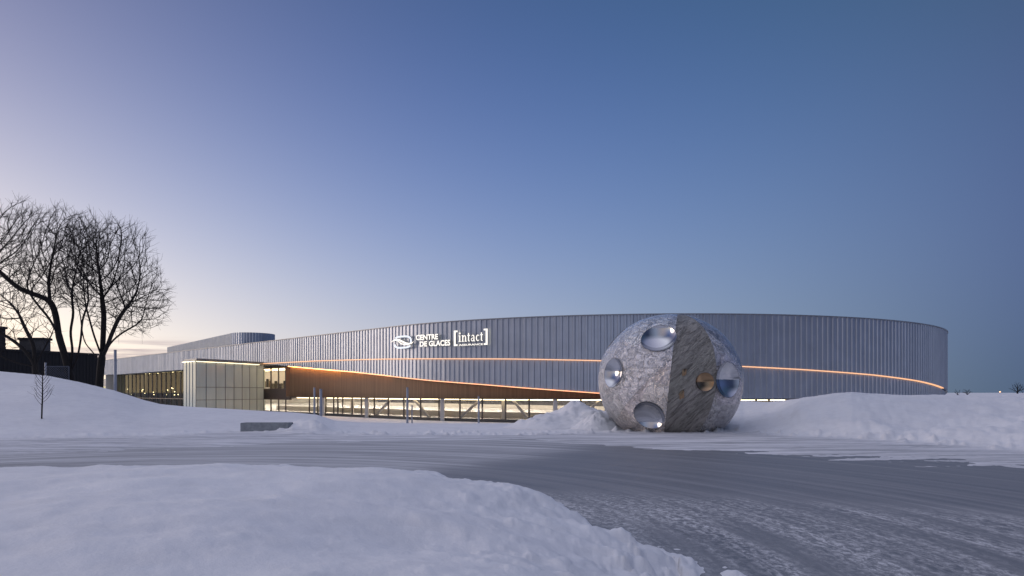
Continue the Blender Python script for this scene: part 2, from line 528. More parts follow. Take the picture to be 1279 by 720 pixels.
def terrain(X, Y):
    az = np.arctan2(X, Y)
    azc = np.clip(az, -R(52), R(52))
    px = 640 + F * np.tan(azc)
    rr = np.hypot(X, Y)
    D = rr * np.cos(azc)
    ws = fbm(X * .35, Y * .35, 4, 3) * .9 + fbm(X * 1.7, Y * 1.7, 4, 31) * .28
    e = ip(EDGE, px) + ws * 1.0
    t0 = ip(TOE, px) + ws * .8
    dc = ip(CRD, px)
    zc = CAMZ + (HZ - ip(CRY, px)) / F * dc
    rough = np.interp(px, [-500, 150, 330, 420, 640, 940, 1000, 1279], [.10, .12, .18, .16, .22, .5, 1.0, .9])
    u = (D - t0) / np.maximum(dc - t0, 1)
    z_ap = np.interp((D - e), [-4, -2.5, 0, 1.5, 6], [-.12, -.055, 0, .03, .07]) + fbm(X * .22 + Y * .05, Y * 2.6 - X * .5, 5, 61) * .030 * np.interp(D - e, [-3, 0, 3], [1, 1, .3])
    base = .07
    # steeper plough front on the right, long smooth slope on the left
    k = np.interp(px, [-500, 330, 420, 930, 1000, 1700], [0, 0, .3, .3, .55, .55])
    prof = (1 - k) * (np.clip(u, 0, 1) * .45 + sst(u) * .55) + k * np.sin(np.clip(u, 0, 1) * math.pi / 2)
    z = np.where(D > t0, base + (zc - base) * prof, z_ap)
    # beyond the crest
    back_keep = np.interp(px, [-500, 120, 200], [1, 1, 0])
    v = np.clip((D - dc) / 26, 0, 1)
    zb = np.where(back_keep > .5, zc + (-2.75 - zc) * sst((D - 72) / 22), zc + (-2.75 - zc) * sst(v))
    zb2 = zc + (-2.75 - zc) * (back_keep * sst((D - 72) / 22) + (1 - back_keep) * sst(v))
    z = np.where(D > dc, zb2, z)
    env = sst((D - t0 + .4) / 3.0) * (1 - sst((D - dc - 2) / 20))
    lump = fbm(X * .28, Y * .28, 5, 11) * .34 + (np.abs(fbm(X * .9, Y * .9, 4, 17)) - .2) * .20 + fbm(X * 2.8, Y * 2.8, 3, 23) * .07
    z = z + lump * rough * env * np.interp(u, [0, .3, .9, 1.0], [1, 1, .5, .30])
    # small clods along the ploughed toe
    clod = np.clip(fbm(X * 3.1, Y * 3.1, 3, 41) - .18, 0, 1) * .45
    z = z + clod * np.exp(-((D - t0 - .3) / .9) ** 2) * np.interp(px, [0, 380, 640, 1700], [.25, .6, 1, 1])
    z = z + .46 * np.exp(-(((px - 384) / 30) ** 2 + ((D - 32.2) / 1.7) ** 2)) * (1 + .5 * fbm(X * 1.3, Y * 1.3, 4, 49))
    # ridges left by the plough on the packed apron
    z = z + np.where((D > e) & (D < t0 + 1), fbm(X * .5, Y * 2.4, 4, 57) * .035 * sst((D - e) / 1.0), 0)
    packed = sst((t0 + .6 - D) / 2.2) * (D < 60)
    packed = np.where(D > e - 1, packed, 1.0)
    # near bank
    wob = fbm(X * .55, Y * .55, 5, 71) * .55 + fbm(X * 2.6, Y * 2.6, 4, 73) * .16
    d = poly_sd(X, Y, BANK) + wob
    h = .93 * (1 - np.exp(-np.clip(d, 0, 99) / 1.15)) * np.interp(rr, [0, 14, 30], [1, 1, 1])
    h = h + sst(d / 1.4) * (fbm(X * .3, Y * .3, 4, 81) * .12 + fbm(X * 1.1, Y * 1.1, 3, 83) * .034 + fbm(X * 4.2, Y * 4.2, 4, 87) * .012 + np.clip(fbm(X * 2.6, Y * 2.6, 4, 89) - .18, 0, 1) * .10 * np.interp(d, [0, 1.0, 2.2, 5], [1, 1, .35, .10]))
    h = h + np.clip(fbm(X * 4.6, Y * 4.6, 4, 97) - .12, 0, 1) * .07 * np.exp(-((d - 1.2) / .8) ** 2) * np.interp(X, [-9, -2, 1], [.4, .7, 1])
    edgebumps = np.clip(fbm(X * 4.0, Y * 4.0, 4, 91) - .02, 0, 1) * .22 * np.exp(-((d - .25) / .35) ** 2)
    loose = np.clip(fbm(X * 5.5, Y * 5.5, 3, 95) - .22, 0, 1) * .20 * np.exp(-np.clip(-d, 0, 9) / .60) * (Y < 9.8) * sst((.35 - d) / .3)
    spill = np.clip(sst((d + 1.0) / 1.0) * .14 + fbm(X * 3.4, Y * 3.4, 5, 99) * .12 - .02, 0, .2) * sst((9.2 - Y) / 1.5) * sst((d + 1.5) / .6)
    loose = loose + np.where(d < 0, spill, 0)
    zn = np.where(d > 0, h, -.06 - np.clip(-d - 1, 0, 1) * .05) + edgebumps + loose
    # a swell under the crest of the bank, left of centre
    zn = zn + np.where(d > 0, .07 * np.exp(-(((X + 3.4) / 3.2) ** 2 + ((Y - 9.4) / 2.0) ** 2)) - .05 * np.exp(-(((X + .6) / 1.3) ** 2 + ((Y - 9.0) / 1.2) ** 2)), 0)
    nearm = (D < e - 4)
    z = np.where(nearm, zn, z)
    # rear half: plain snow behind the camera on both sides
    return z, packed, d

def build_terrain():
    azs = list(np.arange(-180, -44, 2.0)) + list(np.arange(-44, 44.001, .11)) + list(np.arange(46, 180, 2.0))
    azs = np.radians(np.array(azs))
    rs = [.02, .25, .6]
    while rs[-1] < 75:
        rs.append(rs[-1] * (1.0115 if rs[-1] > 2 else 1.08))
    while rs[-1] < 5000:
        rs.append(rs[-1] * 1.12)
    rs = np.array(rs)
    A, RR = np.meshgrid(azs, rs)
    X = RR * np.sin(A); Y = RR * np.cos(A)
    Z, P, D = terrain(X, Y)
    na, nr = len(azs), len(rs)
    verts = np.stack([X, Y, Z], -1).reshape(-1, 3)
    idx = np.arange(na * nr).reshape(nr, na)
    nx = np.roll(idx, -1, 1)
    q = np.stack([idx[:-1], nx[:-1], nx[1:], idx[1:]], -1).reshape(-1, 4)
    q = q[:, ::-1]                                       # face up
    bankv = ((D > -.75) & (RR < 60) & (Y < 14)).reshape(-1)
    fb = bankv[q].all(1)
    def mesh(name, faces, material, attr=True):
        used = np.unique(faces)
        remap = np.full(len(verts), -1); remap[used] = np.arange(len(used))
        me = bpy.data.meshes.new(name)
        fs = remap[faces]
        me.vertices.add(len(used)); me.vertices.foreach_set('co', verts[used].ravel())
        me.loops.add(fs.size); me.loops.foreach_set('vertex_index', fs.ravel().astype(np.int32))
        me.polygons.add(len(fs)); me.polygons.foreach_set('loop_start', (np.arange(len(fs)) * 4).astype(np.int32))
        me.update(calc_edges=True)
        me.polygons.foreach_set('use_smooth', [True] * len(fs))
        if attr:
            at = me.attributes.new('packed', 'FLOAT', 'POINT')
            at.data.foreach_set('value', P.reshape(-1)[used].astype(np.float32))
        me.materials.append(material)
        me.validate()
        o = bpy.data.objects.new(name, me); COL.objects.link(o)
        return o
    tag(mesh('snow_bank', q[fb], M['snow'], False), kind='structure')
    tag(mesh('snow_ground', q[~fb], M['snow_field']), kind='structure')
    # centre cap under the camera is closed by one fan
build_terrain()

# road sheet
rd = MB()
rd.add([(-70, -45, 0), (60, -45, 0), (60, 31, 0), (-70, 31, 0)], [(0, 1, 2, 3)])
tag(rd.build('road', M['road']), kind='structure')

# snow pile left of the sculpture
def zground(x, y):
    return float(terrain(np.array([x], float), np.array([y], float))[0][0])
def snow_pile(name, cx, cy, rx, ry, peaks, seed, label):
    n = 110
    us = np.linspace(-1.15, 1.15, n)
    U, V = np.meshgrid(us, us)
    X = cx + U * rx; Y = cy + V * ry
    g = terrain(X, Y)[0]
    h = np.zeros_like(U)
    for (a, b, s, hh) in peaks:
        rr = np.hypot((X - a) / s, (Y - b) / s)
        h = np.maximum(h, hh * (1 - np.clip(rr, 0, 1)) ** 1.15)
    fall = sst((1.1 - np.hypot(U, V)) / .35)
    h = h * fall
    h = h + sst(h / .4) * (fbm(X * .9, Y * .9, 5, seed) * .22 + np.abs(fbm(X * 2.2, Y * 2.2, 4, seed + 9)) * .20)
    Z = np.where(h > .02, g + h, g - .25)
    m = MB()
    m.v = [tuple(p) for p in np.stack([X, Y, Z], -1).reshape(-1, 3)]
    idx = np.arange(n * n).reshape(n, n)
    m.f = [tuple(int(k) for k in f) for f in np.stack([idx[:-1, :-1], idx[:-1, 1:], idx[1:, 1:], idx[1:, :-1]], -1).reshape(-1, 4)]
    m.mi = [0] * len(m.f)
    o = m.build(name, M['snow'], smooth=True, loc=(cx, cy, 0))
    return tag(o, label, 'snow pile', None)
snow_pile('snow_pile', 3.3, 36.5, 4.0, 3.6, [(3.45, 37.0, 3.3, 1.2), (1.9, 36.2, 2.7, .72), (4.9, 36.6, 2.4, .66)], 201,
          'tall pointed pile of ploughed snow just left of the metal sphere')
snow_pile('snow_pile', 4.15, 33.6, 1.5, 1.2, [(4.1, 33.7, 1.3, .72), (4.75, 33.5, .9, .45)], 301,
          'small lumpy heap of snow in front of the taller pile, against the metal sphere')

# ------------------------------------------------------------------ arena
P0 = Vector((-20, 116)); CC = Vector((25.82, 161.82)); RAD = 64.8
S2 = math.sqrt(.5)
LEFT_S = -173.0
SEMI = math.pi * RAD
def wall_pt(s, o=0.0):
    """plan point at arc length s along the facade, o metres outwards"""
    if s <= 0:
        p = P0 + Vector((S2, -S2)) * s; n = Vector((-S2, -S2))
    else:
        ph = R(225) + s / RAD
        n = Vector((math.cos(ph), math.sin(ph))); p = CC + n * RAD
    return p + n * o
def wp3(s, z, o=0.0):
    p = wall_pt(s, o)
    return (p.x, p.y, z)
_ss = np.arange(-178, 112, .25)
_tab = {}
def s_of_px(x, o=0.0):
    if o not in _tab:
        pts = [wall_pt(float(s), o) for s in _ss]
        xs = np.array([640 + F * p.x / p.y for p in pts])
        k = int(np.argmax(xs))
        _tab[o] = (xs[:k + 1], _ss[:k + 1])
    xs, ss = _tab[o]
    return float(np.interp(x, xs, ss))
def z_of(x, y, o=0.0):
    p = wall_pt(s_of_px(x, o), o)
    return CAMZ + (HZ - y) / F * p.y

ZT = CAMZ + 11.0
ZH = CAMZ - .93                # window head
ZS = CAMZ + 6.05               # soffit of the left part
arena = thing('sports_arena', 'long curved arena of ribbed grey metal with amber light lines and glazed ground floor', 'arena')
A_OFF = .35
upper_px = [(137, 468.2), (150, 467.8), (230, 462), (327.5, 454.2), (395, 450.6), (440, 449.2), (480, 448.2), (560, 447.8), (640, 448), (746, 450), (840, 453.4), (929, 457.4), (1001, 461.2), (1090, 468), (1145, 475.5), (1175, 484)]
lower_px = [(327.5, 454.6), (370.6, 458.5), (410, 462), (440, 464.3), (479.5, 468.5), (540, 475), (605.6, 480), (660, 484.4), (746, 490.4), (800, 494.3), (835, 497)]
uz = [(s_of_px(x), z_of(x, y)) for x, y in upper_px]
lz = [(s_of_px(x), z_of(x, y)) for x, y in lower_px]
s_join = lz[0][0]
uz.append((uz[-1][0] + 6, uz[-1][1] - .55)); uz.append((uz[-1][0] + 30, uz[-1][1] - 2.2)); uz.append((SEMI, uz[-1][1] - 1))
zup = lambda s: float(np.interp(s, [a for a, b in uz], [b for a, b in uz]))
zlo_raw = lambda s: float(np.interp(s, [a for a, b in lz], [b for a, b in lz]))
s_lo_end = lz[-1][0]
zlo = lambda s: max(ZH, zlo_raw(s)) if s < s_lo_end else ZH

def rib_samples(s0, s1, per=.92):
    """(s, offset) folding profile with small irregularities from rib to rib"""
    out = []
    s = s0
    r = random.Random(int(s0 * 10) + 5)
    while s < s1:
        a = per * r.uniform(.99, 1.01)
        d = .14 * r.uniform(.93, 1.07)
        t = r.uniform(-.01, .01)
        out += [(s, 0.0), (s + a * .46, t), (s + a * .56, d), (s + a * .86, d + t), (s + a * .98, 0.0)]
        s += a
    return [(min(max(x, s0), s1), o) for x, o in out]

def clad(s0, s1, ztop, zbot, off, name, parent, underside=.5, joint=None):
    m = MB()
    sm = rib_samples(s0, s1)
    vs, fs = [], []
    nrow = 2
    for (s, o) in sm:
        zt, zb = ztop(s), zbot(s)
        vs += [wp3(s, zt, off + o), wp3(s, zb, off + o), wp3(s, zb, off - underside), wp3(s, zt, off - underside)]
    for i in range(len(sm) - 1):
        a, b = i * 4, (i + 1) * 4
        fs += [(a, a + 1, b + 1, b), (a + 1, a + 2, b + 2, b + 1), (a + 3, a, b, b + 3)]
    m.add(vs, fs)
    return m.build(name, M['cladding'], parent)
clad(LEFT_S, SEMI, lambda s: ZT, lambda s: zup(s), A_OFF, 'upper_wall', arena)
clad(s_join, SEMI, lambda s: zup(s) - .16, lambda s: zlo(s), 0.0, 'lower_wall', arena, .4)

def strip(s0, s1, zf0, zf1, o0, o1, step=1.0):
    """ribbon box following the wall between two heights and two offsets"""
    m = MB()
    n = max(2, int((s1 - s0) / step))
    vs, fs = [], []
    for i in range(n + 1):
        s = s0 + (s1 - s0) * i / n
        a, b = zf0(s), zf1(s)
        vs += [wp3(s, a, o0), wp3(s, a, o1), wp3(s, b, o1), wp3(s, b, o0)]
    for i in range(n):
        p, q = i * 4, (i + 1) * 4
        for k in range(4):
            fs.append((p + k, p + (k + 1) % 4, q + (k + 1) % 4, q + k))
    fs += [(3, 2, 1, 0), tuple(n * 4 + k for k in range(4))]
    m.add(vs, fs)
    return m
# parapet cap and closing of the roof edge
strip(LEFT_S, SEMI, lambda s: ZT + .003, lambda s: ZT + .14, .6, -.35).build('parapet_cap', M['cap'], arena)
# amber line tucked in the step between the two skins
strip(s_join, 107.5, lambda s: zup(s) - .14, lambda s: zup(s) - .03, .02, .47).build('light_strip', M['led'], arena)
strip(s_join, SEMI, lambda s: zup(s) - .5, lambda s: zup(s) + .25, -.02, -.25).build('flashing', M['cap'], arena)
# orange line under the lower skin
s_o0 = s_of_px(372); 
strip(s_o0, s_lo_end, lambda s: zlo(s) - .15, lambda s: zlo(s) - .03, .03, .20).build('light_strip', M['led_low'], arena)
# soffits
def ribbon(s0, s1, zf, o0, o1, step=1.5, flip=False):
    m = MB(); n = max(2, int((s1 - s0) / step)); vs, fs = [], []
    for i in range(n + 1):
        s = s0 + (s1 - s0) * i / n
        vs += [wp3(s, zf(s), o0), wp3(s, zf(s), o1)]
    for i in range(n):
        fs.append((2 * i, 2 * i + 1, 2 * i + 3, 2 * i + 2))
    m.add(vs, fs)
    return m
s_w0 = s_of_px(363, -1.3)
ribbon(s_join, s_lo_end, lambda s: zlo(s) + .004, -.35, -1.6).build('soffit', M['wood'], arena)
ribbon(LEFT_S, s_join, lambda s: zup(s) + .004, A_OFF - .4, -4.2).build('soffit', M['cap'], arena)
strip(s_w0 + .3, s_of_px(425, -1), lambda s: zlo(s) - .10, lambda s: zlo(s) - .01, -.62, -.78).build('light_strip', M['led_wash'], arena)
for (xa, xb, mm_) in ((425, 452, 'led_wash_b'), (452, 490, 'led_wash_c')):
    strip(s_of_px(xa, -1) + .05, s_of_px(xb, -1), lambda s: zlo(s) - .10, lambda s: zlo(s) - .01, -.62, -.78).build('light_strip', M[mm_], arena)
# timber wall
m = strip(s_w0, s_lo_end, lambda s: ZH, lambda s: max(zlo(s) + .3, ZH + .02), -1.15, -1.6, .8)
m.build('timber_wall', M['wood'], arena)
strip(s_w0, SEMI * .75, lambda s: ZH - .14, lambda s: ZH - .004, -.45, -1.75).build('head_beam', M['mullion'], arena)
ribbon(s_w0, SEMI * .75, lambda s: ZH + .002, -.02, -.5).build('soffit', M['cap'], arena)

# glazing: ground floor
GO = -1.7
s_g0, s_g1 = s_of_px(331, GO), SEMI * .62
gl = ribbon(s_g0, s_g1, lambda s: ZH - .1, GO, GO)
mm = MB(); n = 150; vs = []; fs = []
for i in range(n + 1):
    s = s_g0 + (s_g1 - s_g0) * i / n
    vs += [wp3(s, GZ + .32, GO), wp3(s, ZH - .14, GO)]
for i in range(n):
    fs.append((2 * i, 2 * i + 2, 2 * i + 3, 2 * i + 1))
mm.add(vs, fs).build('glazing', M['glass'], arena)
strip(s_g0, s_g1, lambda s: GZ - .3, lambda s: GZ + .32, GO - .25, GO + .35).build('plinth', M['plinth'], arena)
mull_px = [387, 397.5, 407.5, 417.3, 422.5, 428.6, 440.5, 452, 468, 485.6, 505, 526, 549, 575, 603, 632, 661.5, 694, 726, 757, 790, 823, 856, 889, 921, 945, 961, 989, 1018, 1045, 1075]
for x in mull_px:
    s = s_of_px(x, GO)
    MB().bar(wp3(s, GZ + .1, GO + .02), wp3(s, ZH - .1, GO + .02), .20, .26).build('mullion', M['mullion'], arena)
for x in (404, 458.5, 553, 694, 842, 985):
    s = s_of_px(x, -.9)
    MB().bar(wp3(s, GZ - .3, -.9), wp3(s, ZH - .003, -.9), .62, .62).build('column', M['white_steel'], arena)
for (xa, xb) in ((492, 469), (514.5, 538.5), (604, 573), (638, 663), (752, 724)):
    sa, sb = s_of_px(xa, -2.6), s_of_px(xb, -2.6)
    MB().bar(wp3(sa, ZH + .2, -2.6), wp3(sb, GZ, -2.6), .36, .36).build('brace', M['white_steel'], arena)
for x in (440.5, 629):
    s = s_of_px(x, -3.4)
    MB().bar(wp3(s, GZ, -3.4), wp3(s, ZH + .5, -3.4), .75, .5).build('column', M['cream'], arena)
# lamp line along the glass head, inside
strip(s_g0 + 4, s_g1, lambda s: ZH - .31, lambda s: ZH - .20, GO - .55, GO - .75, 3).build('light_strip', M['led_warm'], arena)

# oval slabs
def oval(o, n=96, s0=LEFT_S, s1=SEMI):
    pts = [wall_pt(LEFT_S, o), wall_pt(0, o)]
    pts += [wall_pt(SEMI * i / n, o) for i in range(1, n + 1)]
    e = wall_pt(SEMI, o)
    pts.append(e + Vector((-S2, S2)) * (-LEFT_S))
    return pts
def slab(name, z0, z1, o, material, parent):
    p = oval(o); k = len(p)
    vs = [(q.x, q.y, z0) for q in p] + [(q.x, q.y, z1) for q in p]
    fs = [tuple(range(k - 1, -1, -1)), tuple(range(k, 2 * k))] + [(i, (i + 1) % k, k + (i + 1) % k, k + i) for i in range(k)]
    return MB().add(vs, fs).build(name, material, parent)
slab('roof', ZT - .6, ZT - .02, -.30, M['roof'], arena)
slab('rink_floor', GZ - .35, GZ + .02, -2.1, M['ice'], arena)
# back wall (far side)
bk = MB()
e0 = wall_pt(SEMI, -.8); e1 = e0 + Vector((-S2, S2)) * (-LEFT_S)
bk.bar((e0.x, e0.y, 4.9), (e1.x, e1.y, 4.9), 15, .4, up=(S2, S2, 0))
bk.build('rear_wall', M['cream'], arena)
w0 = wall_pt(LEFT_S + .5, -.3)
MB().bar((w0.x, w0.y, 4.9), (e1.x, e1.y, 4.9), 15, .4, up=(S2, -S2, 0)).build('end_wall', M['cream'], arena)

def inner_ring(o, z0, z1, th, s0, s1, name, material):
    return strip(s0, s1, lambda s: z0, lambda s: z1, o, o - th, 2.0).build(name, material, arena)
# boards, stand and gallery seen through the glass
inner_ring(-13, GZ + .02, GZ + 1.05, .15, -70, SEMI * .6, 'rink_boards', M['cream'])
def chord(name, d, z0, z1, th, material, a=-120, b=150, parent=arena):
    """straight wall inside the hall, d metres behind the facade chord"""
    base = P0 + Vector((S2, S2)) * d
    u = Vector((S2, -S2))
    p, q = base + u * a, base + u * b
    zc = (z0 + z1) / 2
    return MB().bar((p.x, p.y, zc), (q.x, q.y, zc), z1 - z0, th, up=(S2, S2, 0)).build(name, material, parent)
chord('rink_boards', 62, GZ + .02, GZ + 1.1, .2, M['cream'], -120, 95)
chord('spectator_stand', 78, GZ + .3, GZ + 2.3, 2.0, M['dark_band'], -120, 90)
chord('rink_boards', 96, GZ + .02, GZ + .9, .2, M['cream'], -120, 70)
rg = random.Random(3)
for i in range(26):                       # ceiling lamps of the hall
    a = -150 + (i // 2) * 13; d = 34 if i % 2 else 78
    base = P0 + Vector((S2, S2)) * d + Vector((S2, -S2)) * a
    p = base; q = base + Vector((S2, -S2)) * 9
    MB().bar((p.x, p.y, 9.5), (q.x, q.y, 9.5), 2.2, .25).build('ceiling_lamp', M['ceil'], arena)

# two-storey bay left of the timber wall
sb0, sb1 = s_of_px(329, GO), s_of_px(363, GO)
z_sp0, z_sp1 = z_of(350, 499.5, GO), z_of(350, 485.5, GO)
strip(sb0, sb1, lambda s: z_sp0, lambda s: z_sp1, GO + .25, GO - .3).build('spandrel', M['spandrel'], arena)
mm = MB(); vs = [wp3(sb0, z_sp1, GO), wp3(sb1, z_sp1, GO), wp3(sb1, zlo(sb1) + .3, GO), wp3(sb0, zlo(sb0) + .6, GO)]
mm.add(vs, [(0, 1, 2, 3)]).build('glazing', M['glass'], arena)
for x in (339, 348.5, 357.5):
    s = s_of_px(x, GO)
    MB().bar(wp3(s, GZ, GO + .04), wp3(s, zlo(s) + .4, GO + .04), .22, .26).build('mullion', M['mullion'], arena)
MB().bar(wp3(sb1, ZH, GO + .3), wp3(sb1, zlo(sb1) + .35, GO + .3), .35, 1.2).build('timber_return', M['wood'], arena)
strip(sb0 - 27, sb1 + 2, lambda s: z_sp0 + .3, lambda s: z_sp0 + .6, GO - .3, -12).build('floor_slab', M['cream'], arena)
strip(sb0 - 27, sb1 + 2, lambda s: z_sp1, lambda s: ZT - 1, -9, -9.4).build('room_wall', M['cream'], arena)
strip(sb0 - 27, sb1 + 2, lambda s: ZS - .75, lambda s: ZS - .55, GO - .3, -9).build('room_ceiling', M['wood'], arena)
for k in range(3):
    strip(sb0 - 24, sb1 - .5, lambda s: ZS - .92, lambda s: ZS - .84, GO - .9 - k * 2.4, GO - 1.3 - k * 2.4).build('ceiling_lamp', M['led_warm'], arena)
# reading tables / shelving silhouettes behind the bay glass
for k in range(22):
    s = sb0 - 20 + (sb1 - sb0 + 20) * k / 22
    h_ = rg.choice((.9, 1.5, 2.1))
    MB().bar(wp3(s, z_sp1 + .4, -8.6), wp3(s, z_sp1 + h_ + .4, -8.6), rg.uniform(.5, 1.3), .3).build('bookcase', rg.choice((M['wood'], M['mullion'], M['dark_band'])), arena)
for k in range(5):
    s = sb0 + 1.2 + k * (sb1 - sb0 - 2) / 5
    MB().bar(wp3(s, z_sp1 + .01, -3.2), wp3(s, z_sp1 + .9 + .3 * rg.random(), -3.2), 1.1, .6).build('counter', M['mullion'], arena)

# entrance lobby on the left, under the overhang
LO = -3.4
sl0, sl1 = LEFT_S + 1, s_of_px(236, LO)
zl_top = lambda s: zup(s) + .02
mm = MB(); n = 40; vs = []; fs = []
for i in range(n + 1):
    s = sl0 + (sl1 - sl0) * i / n
    vs += [wp3(s, GZ, LO), wp3(s, zl_top(s), LO)]
for i in range(n):
    fs.append((2 * i, 2 * i + 2, 2 * i + 3, 2 * i + 1))
mm.add(vs, fs).build('lobby_glazing', M['lobby_glass'], arena)
for k in range(17):
    s = sl0 + (sl1 - sl0) * (k + .5) / 17
    MB().bar(wp3(s, GZ, LO + .05), wp3(s, zl_top(s) - .02, LO + .05), .16, .22).build('mullion', M['mullion'], arena)
strip(sl0, sl1, lambda s: GZ + 2.5, lambda s: GZ + 2.66, LO + .02, LO + .2, 4).build('transom', M['mullion'], arena)
strip(sl0, sl1 + 8, lambda s: GZ, lambda s: ZT - 1, -13, -13.4).build('lobby_wall', M['dark_band'], arena)
strip(sl0, sl1 + 8, lambda s: ZS + .25, lambda s: ZS + .4, LO - .2, -13).build('lobby_ceiling', M['mullion'], arena)
for k in range(11):
    s = sl0 + (sl1 - sl0) * (k + .3 + .5 * rg.random()) / 11
    MB().bar(wp3(s, GZ, -9 + 2 * rg.random()), wp3(s, ZS + .2, -9 + 2 * rg.random()), .9, .7).build('lobby_pillar', M['wood'] if k % 2 else M['plinth'], arena)
lamp_proto = None
for k in range(34):
    s = sl0 + (sl1 - sl0) * rg.random()
    z = ZS + .1 if k % 3 == 0 else GZ + 2.6 + 3.4 * rg.random()
    o = -4.3 - 6.5 * rg.random()
    c = Vector(wp3(s, z, o))
    MB().tube([c - Vector((0, 0, .12)), c, c + Vector((0, 0, .12))], [.10, .17, .10], 8).build('lobby_lamp', M['bulb'], arena)
for k in range(5):
    s = sl0 + (sl1 - sl0) * (k + .5) / 5
    strip(s - 6, s + 6, lambda s: ZS + .08, lambda s: ZS + .16, -7, -7.5, 6).build('ceiling_lamp', M['led_dim'], arena)
# left end of the overhang: pale low wing behind the tree
p = wall_pt(LEFT_S + .2, 0)
strip(LEFT_S - 22, LEFT_S - .2, lambda s: GZ + 6.6, lambda s: GZ + 9.2, -2.0, -14, 8).build('low_wing', M['cap'], arena)
strip(LEFT_S - 22, LEFT_S - .2, lambda s: GZ, lambda s: GZ + 6.5, -4.0, -4.2, 8).build('wing_glazing', M['lobby_glass'], arena)
strip(LEFT_S - 22, LEFT_S - .2, lambda s: GZ, lambda s: GZ + 4.6, -9.0, -9.3, 8).build('wing_wall', M['wood'], arena)
strip(LEFT_S - 22, LEFT_S - .2, lambda s: GZ + 5.6, lambda s: GZ + 5.75, -5.2, -5.6, 8).build('ceiling_lamp', M['led_warm'], arena)

# frosted glass entrance pavilion
pa = Vector((-61.6, 133.0)); pb = Vector((-54.95, 151.0)); pl = Vector((-66.2, 137.6))
ZP = CAMZ + 6.35
pd = (pb - pa).normalized(); pn = Vector((pd.y, -pd.x))   # outward normal of the front (to the right-front)
dl = (pl - pa).normalized()
def quad_wall(a, b, z0, z1):
    return MB().add([(a.x, a.y, z0), (b.x, b.y, z0), (b.x, b.y, z1), (a.x, a.y, z1)], [(0, 1, 2, 3)])
pav_back_l = pl + pd * 24; pav_back_r = pb * 1.02
pav = MB()
nf = 8
bow = lambda t: .55 * math.sin(math.pi * t)
fpts = [pa + (pb - pa) * t + pn * bow(t) for t in [i / nf for i in range(nf + 1)]]
wall_front = MB()
for i in range(nf):
    a, b = fpts[i], fpts[i + 1]
    wall_front.add([(a.x, a.y, GZ), (b.x, b.y, GZ), (b.x, b.y, ZP - .45), (a.x, a.y, ZP - .45)], [(0, 1, 2, 3)])
wall_front.add([(pl.x, pl.y, GZ), (pa.x, pa.y, GZ), (pa.x, pa.y, ZP - .2), (pl.x, pl.y, ZP - .2)], [(0, 1, 2, 3)])
wall_front.add([(pl.x, pl.y, GZ), (pav_back_l.x, pav_back_l.y, GZ), (pav_back_l.x, pav_back_l.y, ZP - .2), (pl.x, pl.y, ZP - .2)], [(3, 2, 1, 0)])
wall_front.add([(pb.x, pb.y, GZ), (pav_back_r.x, pav_back_r.y, GZ), (pav_back_r.x, pav_back_r.y, ZP - .3), (pb.x, pb.y, ZP - .3)], [(0, 1, 2, 3)])
pavo = wall_front.build('entrance_pavilion', M['frit'], arena)
# roof lip
rp = [p_ + pn * .45 for p_ in fpts]
ring = [pa + pn * .35 - pd * .2] + rp[1:] + [pav_back_r, pav_back_l, pl]
k = len(ring)
MB().add([(q.x, q.y, ZP - .12) for q in ring] + [(q.x, q.y, ZP + .22) for q in ring],
         [tuple(range(k - 1, -1, -1)), tuple(range(k, 2 * k))] + [(i, (i + 1) % k, k + (i + 1) % k, k + i) for i in range(k)]).build('pavilion_roof', M['cap'], pavo)
for i in range(nf):
    a, b = fpts[i] + pn * .16, fpts[i + 1] + pn * .16
    if i in (7,):
        b = a + (b - a) * .3
    MB().bar((a.x, a.y, ZP - .36), (b.x, b.y, ZP - .36), .07, .07).build('light_strip', M['led_soft'], pavo)
a, b = pl - pn * 0 + Vector((-.2, -.2)), pa + Vector((-.2, -.2))
MB().bar((a.x, a.y, ZP - .35), (b.x, b.y, ZP - .35), .07, .07).build('light_strip', M['led_soft'], pavo)
for i in range(nf + 1):
    q = fpts[i] + pn * .03
    MB().bar((q.x, q.y, GZ), (q.x, q.y, ZP - .45), .07, .10).build('mullion', M['grid'], pavo)
for i in range(1, 4):
    q = pa + (pl - pa) * i / 4 + Vector((-.03, -.03))
    MB().bar((q.x, q.y, GZ), (q.x, q.y, ZP - .2), .07, .1).build('mullion', M['cap'], pavo)
for yy in (484.2, 499.3):
    z = CAMZ + (HZ - yy) / F * 142
    for i in range(nf):
        a, b = fpts[i] + pn * .02, fpts[i + 1] + pn * .02
        MB().bar((a.x, a.y, z), (b.x, b.y, z), .06, .10).build('transom', M['grid'], pavo)
# rooftop volume with a rounded end
ra = Vector((-110, 217.8)); rb = Vector((-67.6, 164.8)); rn = Vector((.78, .625)); rr_ = 5.0
rpts = []
L = (rb - ra).length; nrib = int(L / .75)
rdv = (rb - ra).normalized(); rout = -rn
prof = []
for i in range(nrib):
    t0 = i / nrib * L; w = L / nrib
    for f_, o in ((0, 0), (.5, 0), (.6, .12), (.9, .12)):
        prof.append(ra + rdv * (t0 + f_ * w) + rout * o)
cen = rb + rn * rr_
a0 = math.atan2(-rn.y, -rn.x)
for i in range(48):
    ang = a0 + math.pi * i / 47
    prof.append(cen + Vector((math.cos(ang), math.sin(ang))) * (rr_ + (.12 if i % 2 else 0)))
prof.append(ra + rn * 2 * rr_)
k = len(prof)
ZR = CAMZ + 14.25
MB().add([(q.x, q.y, ZT - .5) for q in prof] + [(q.x, q.y, ZR) for q in prof],
         [(i, (i + 1) % k, k + (i + 1) % k, k + i) for i in range(k)] + [tuple(range(k, 2 * k))]).build('rooftop_volume', M['cladding'], arena)

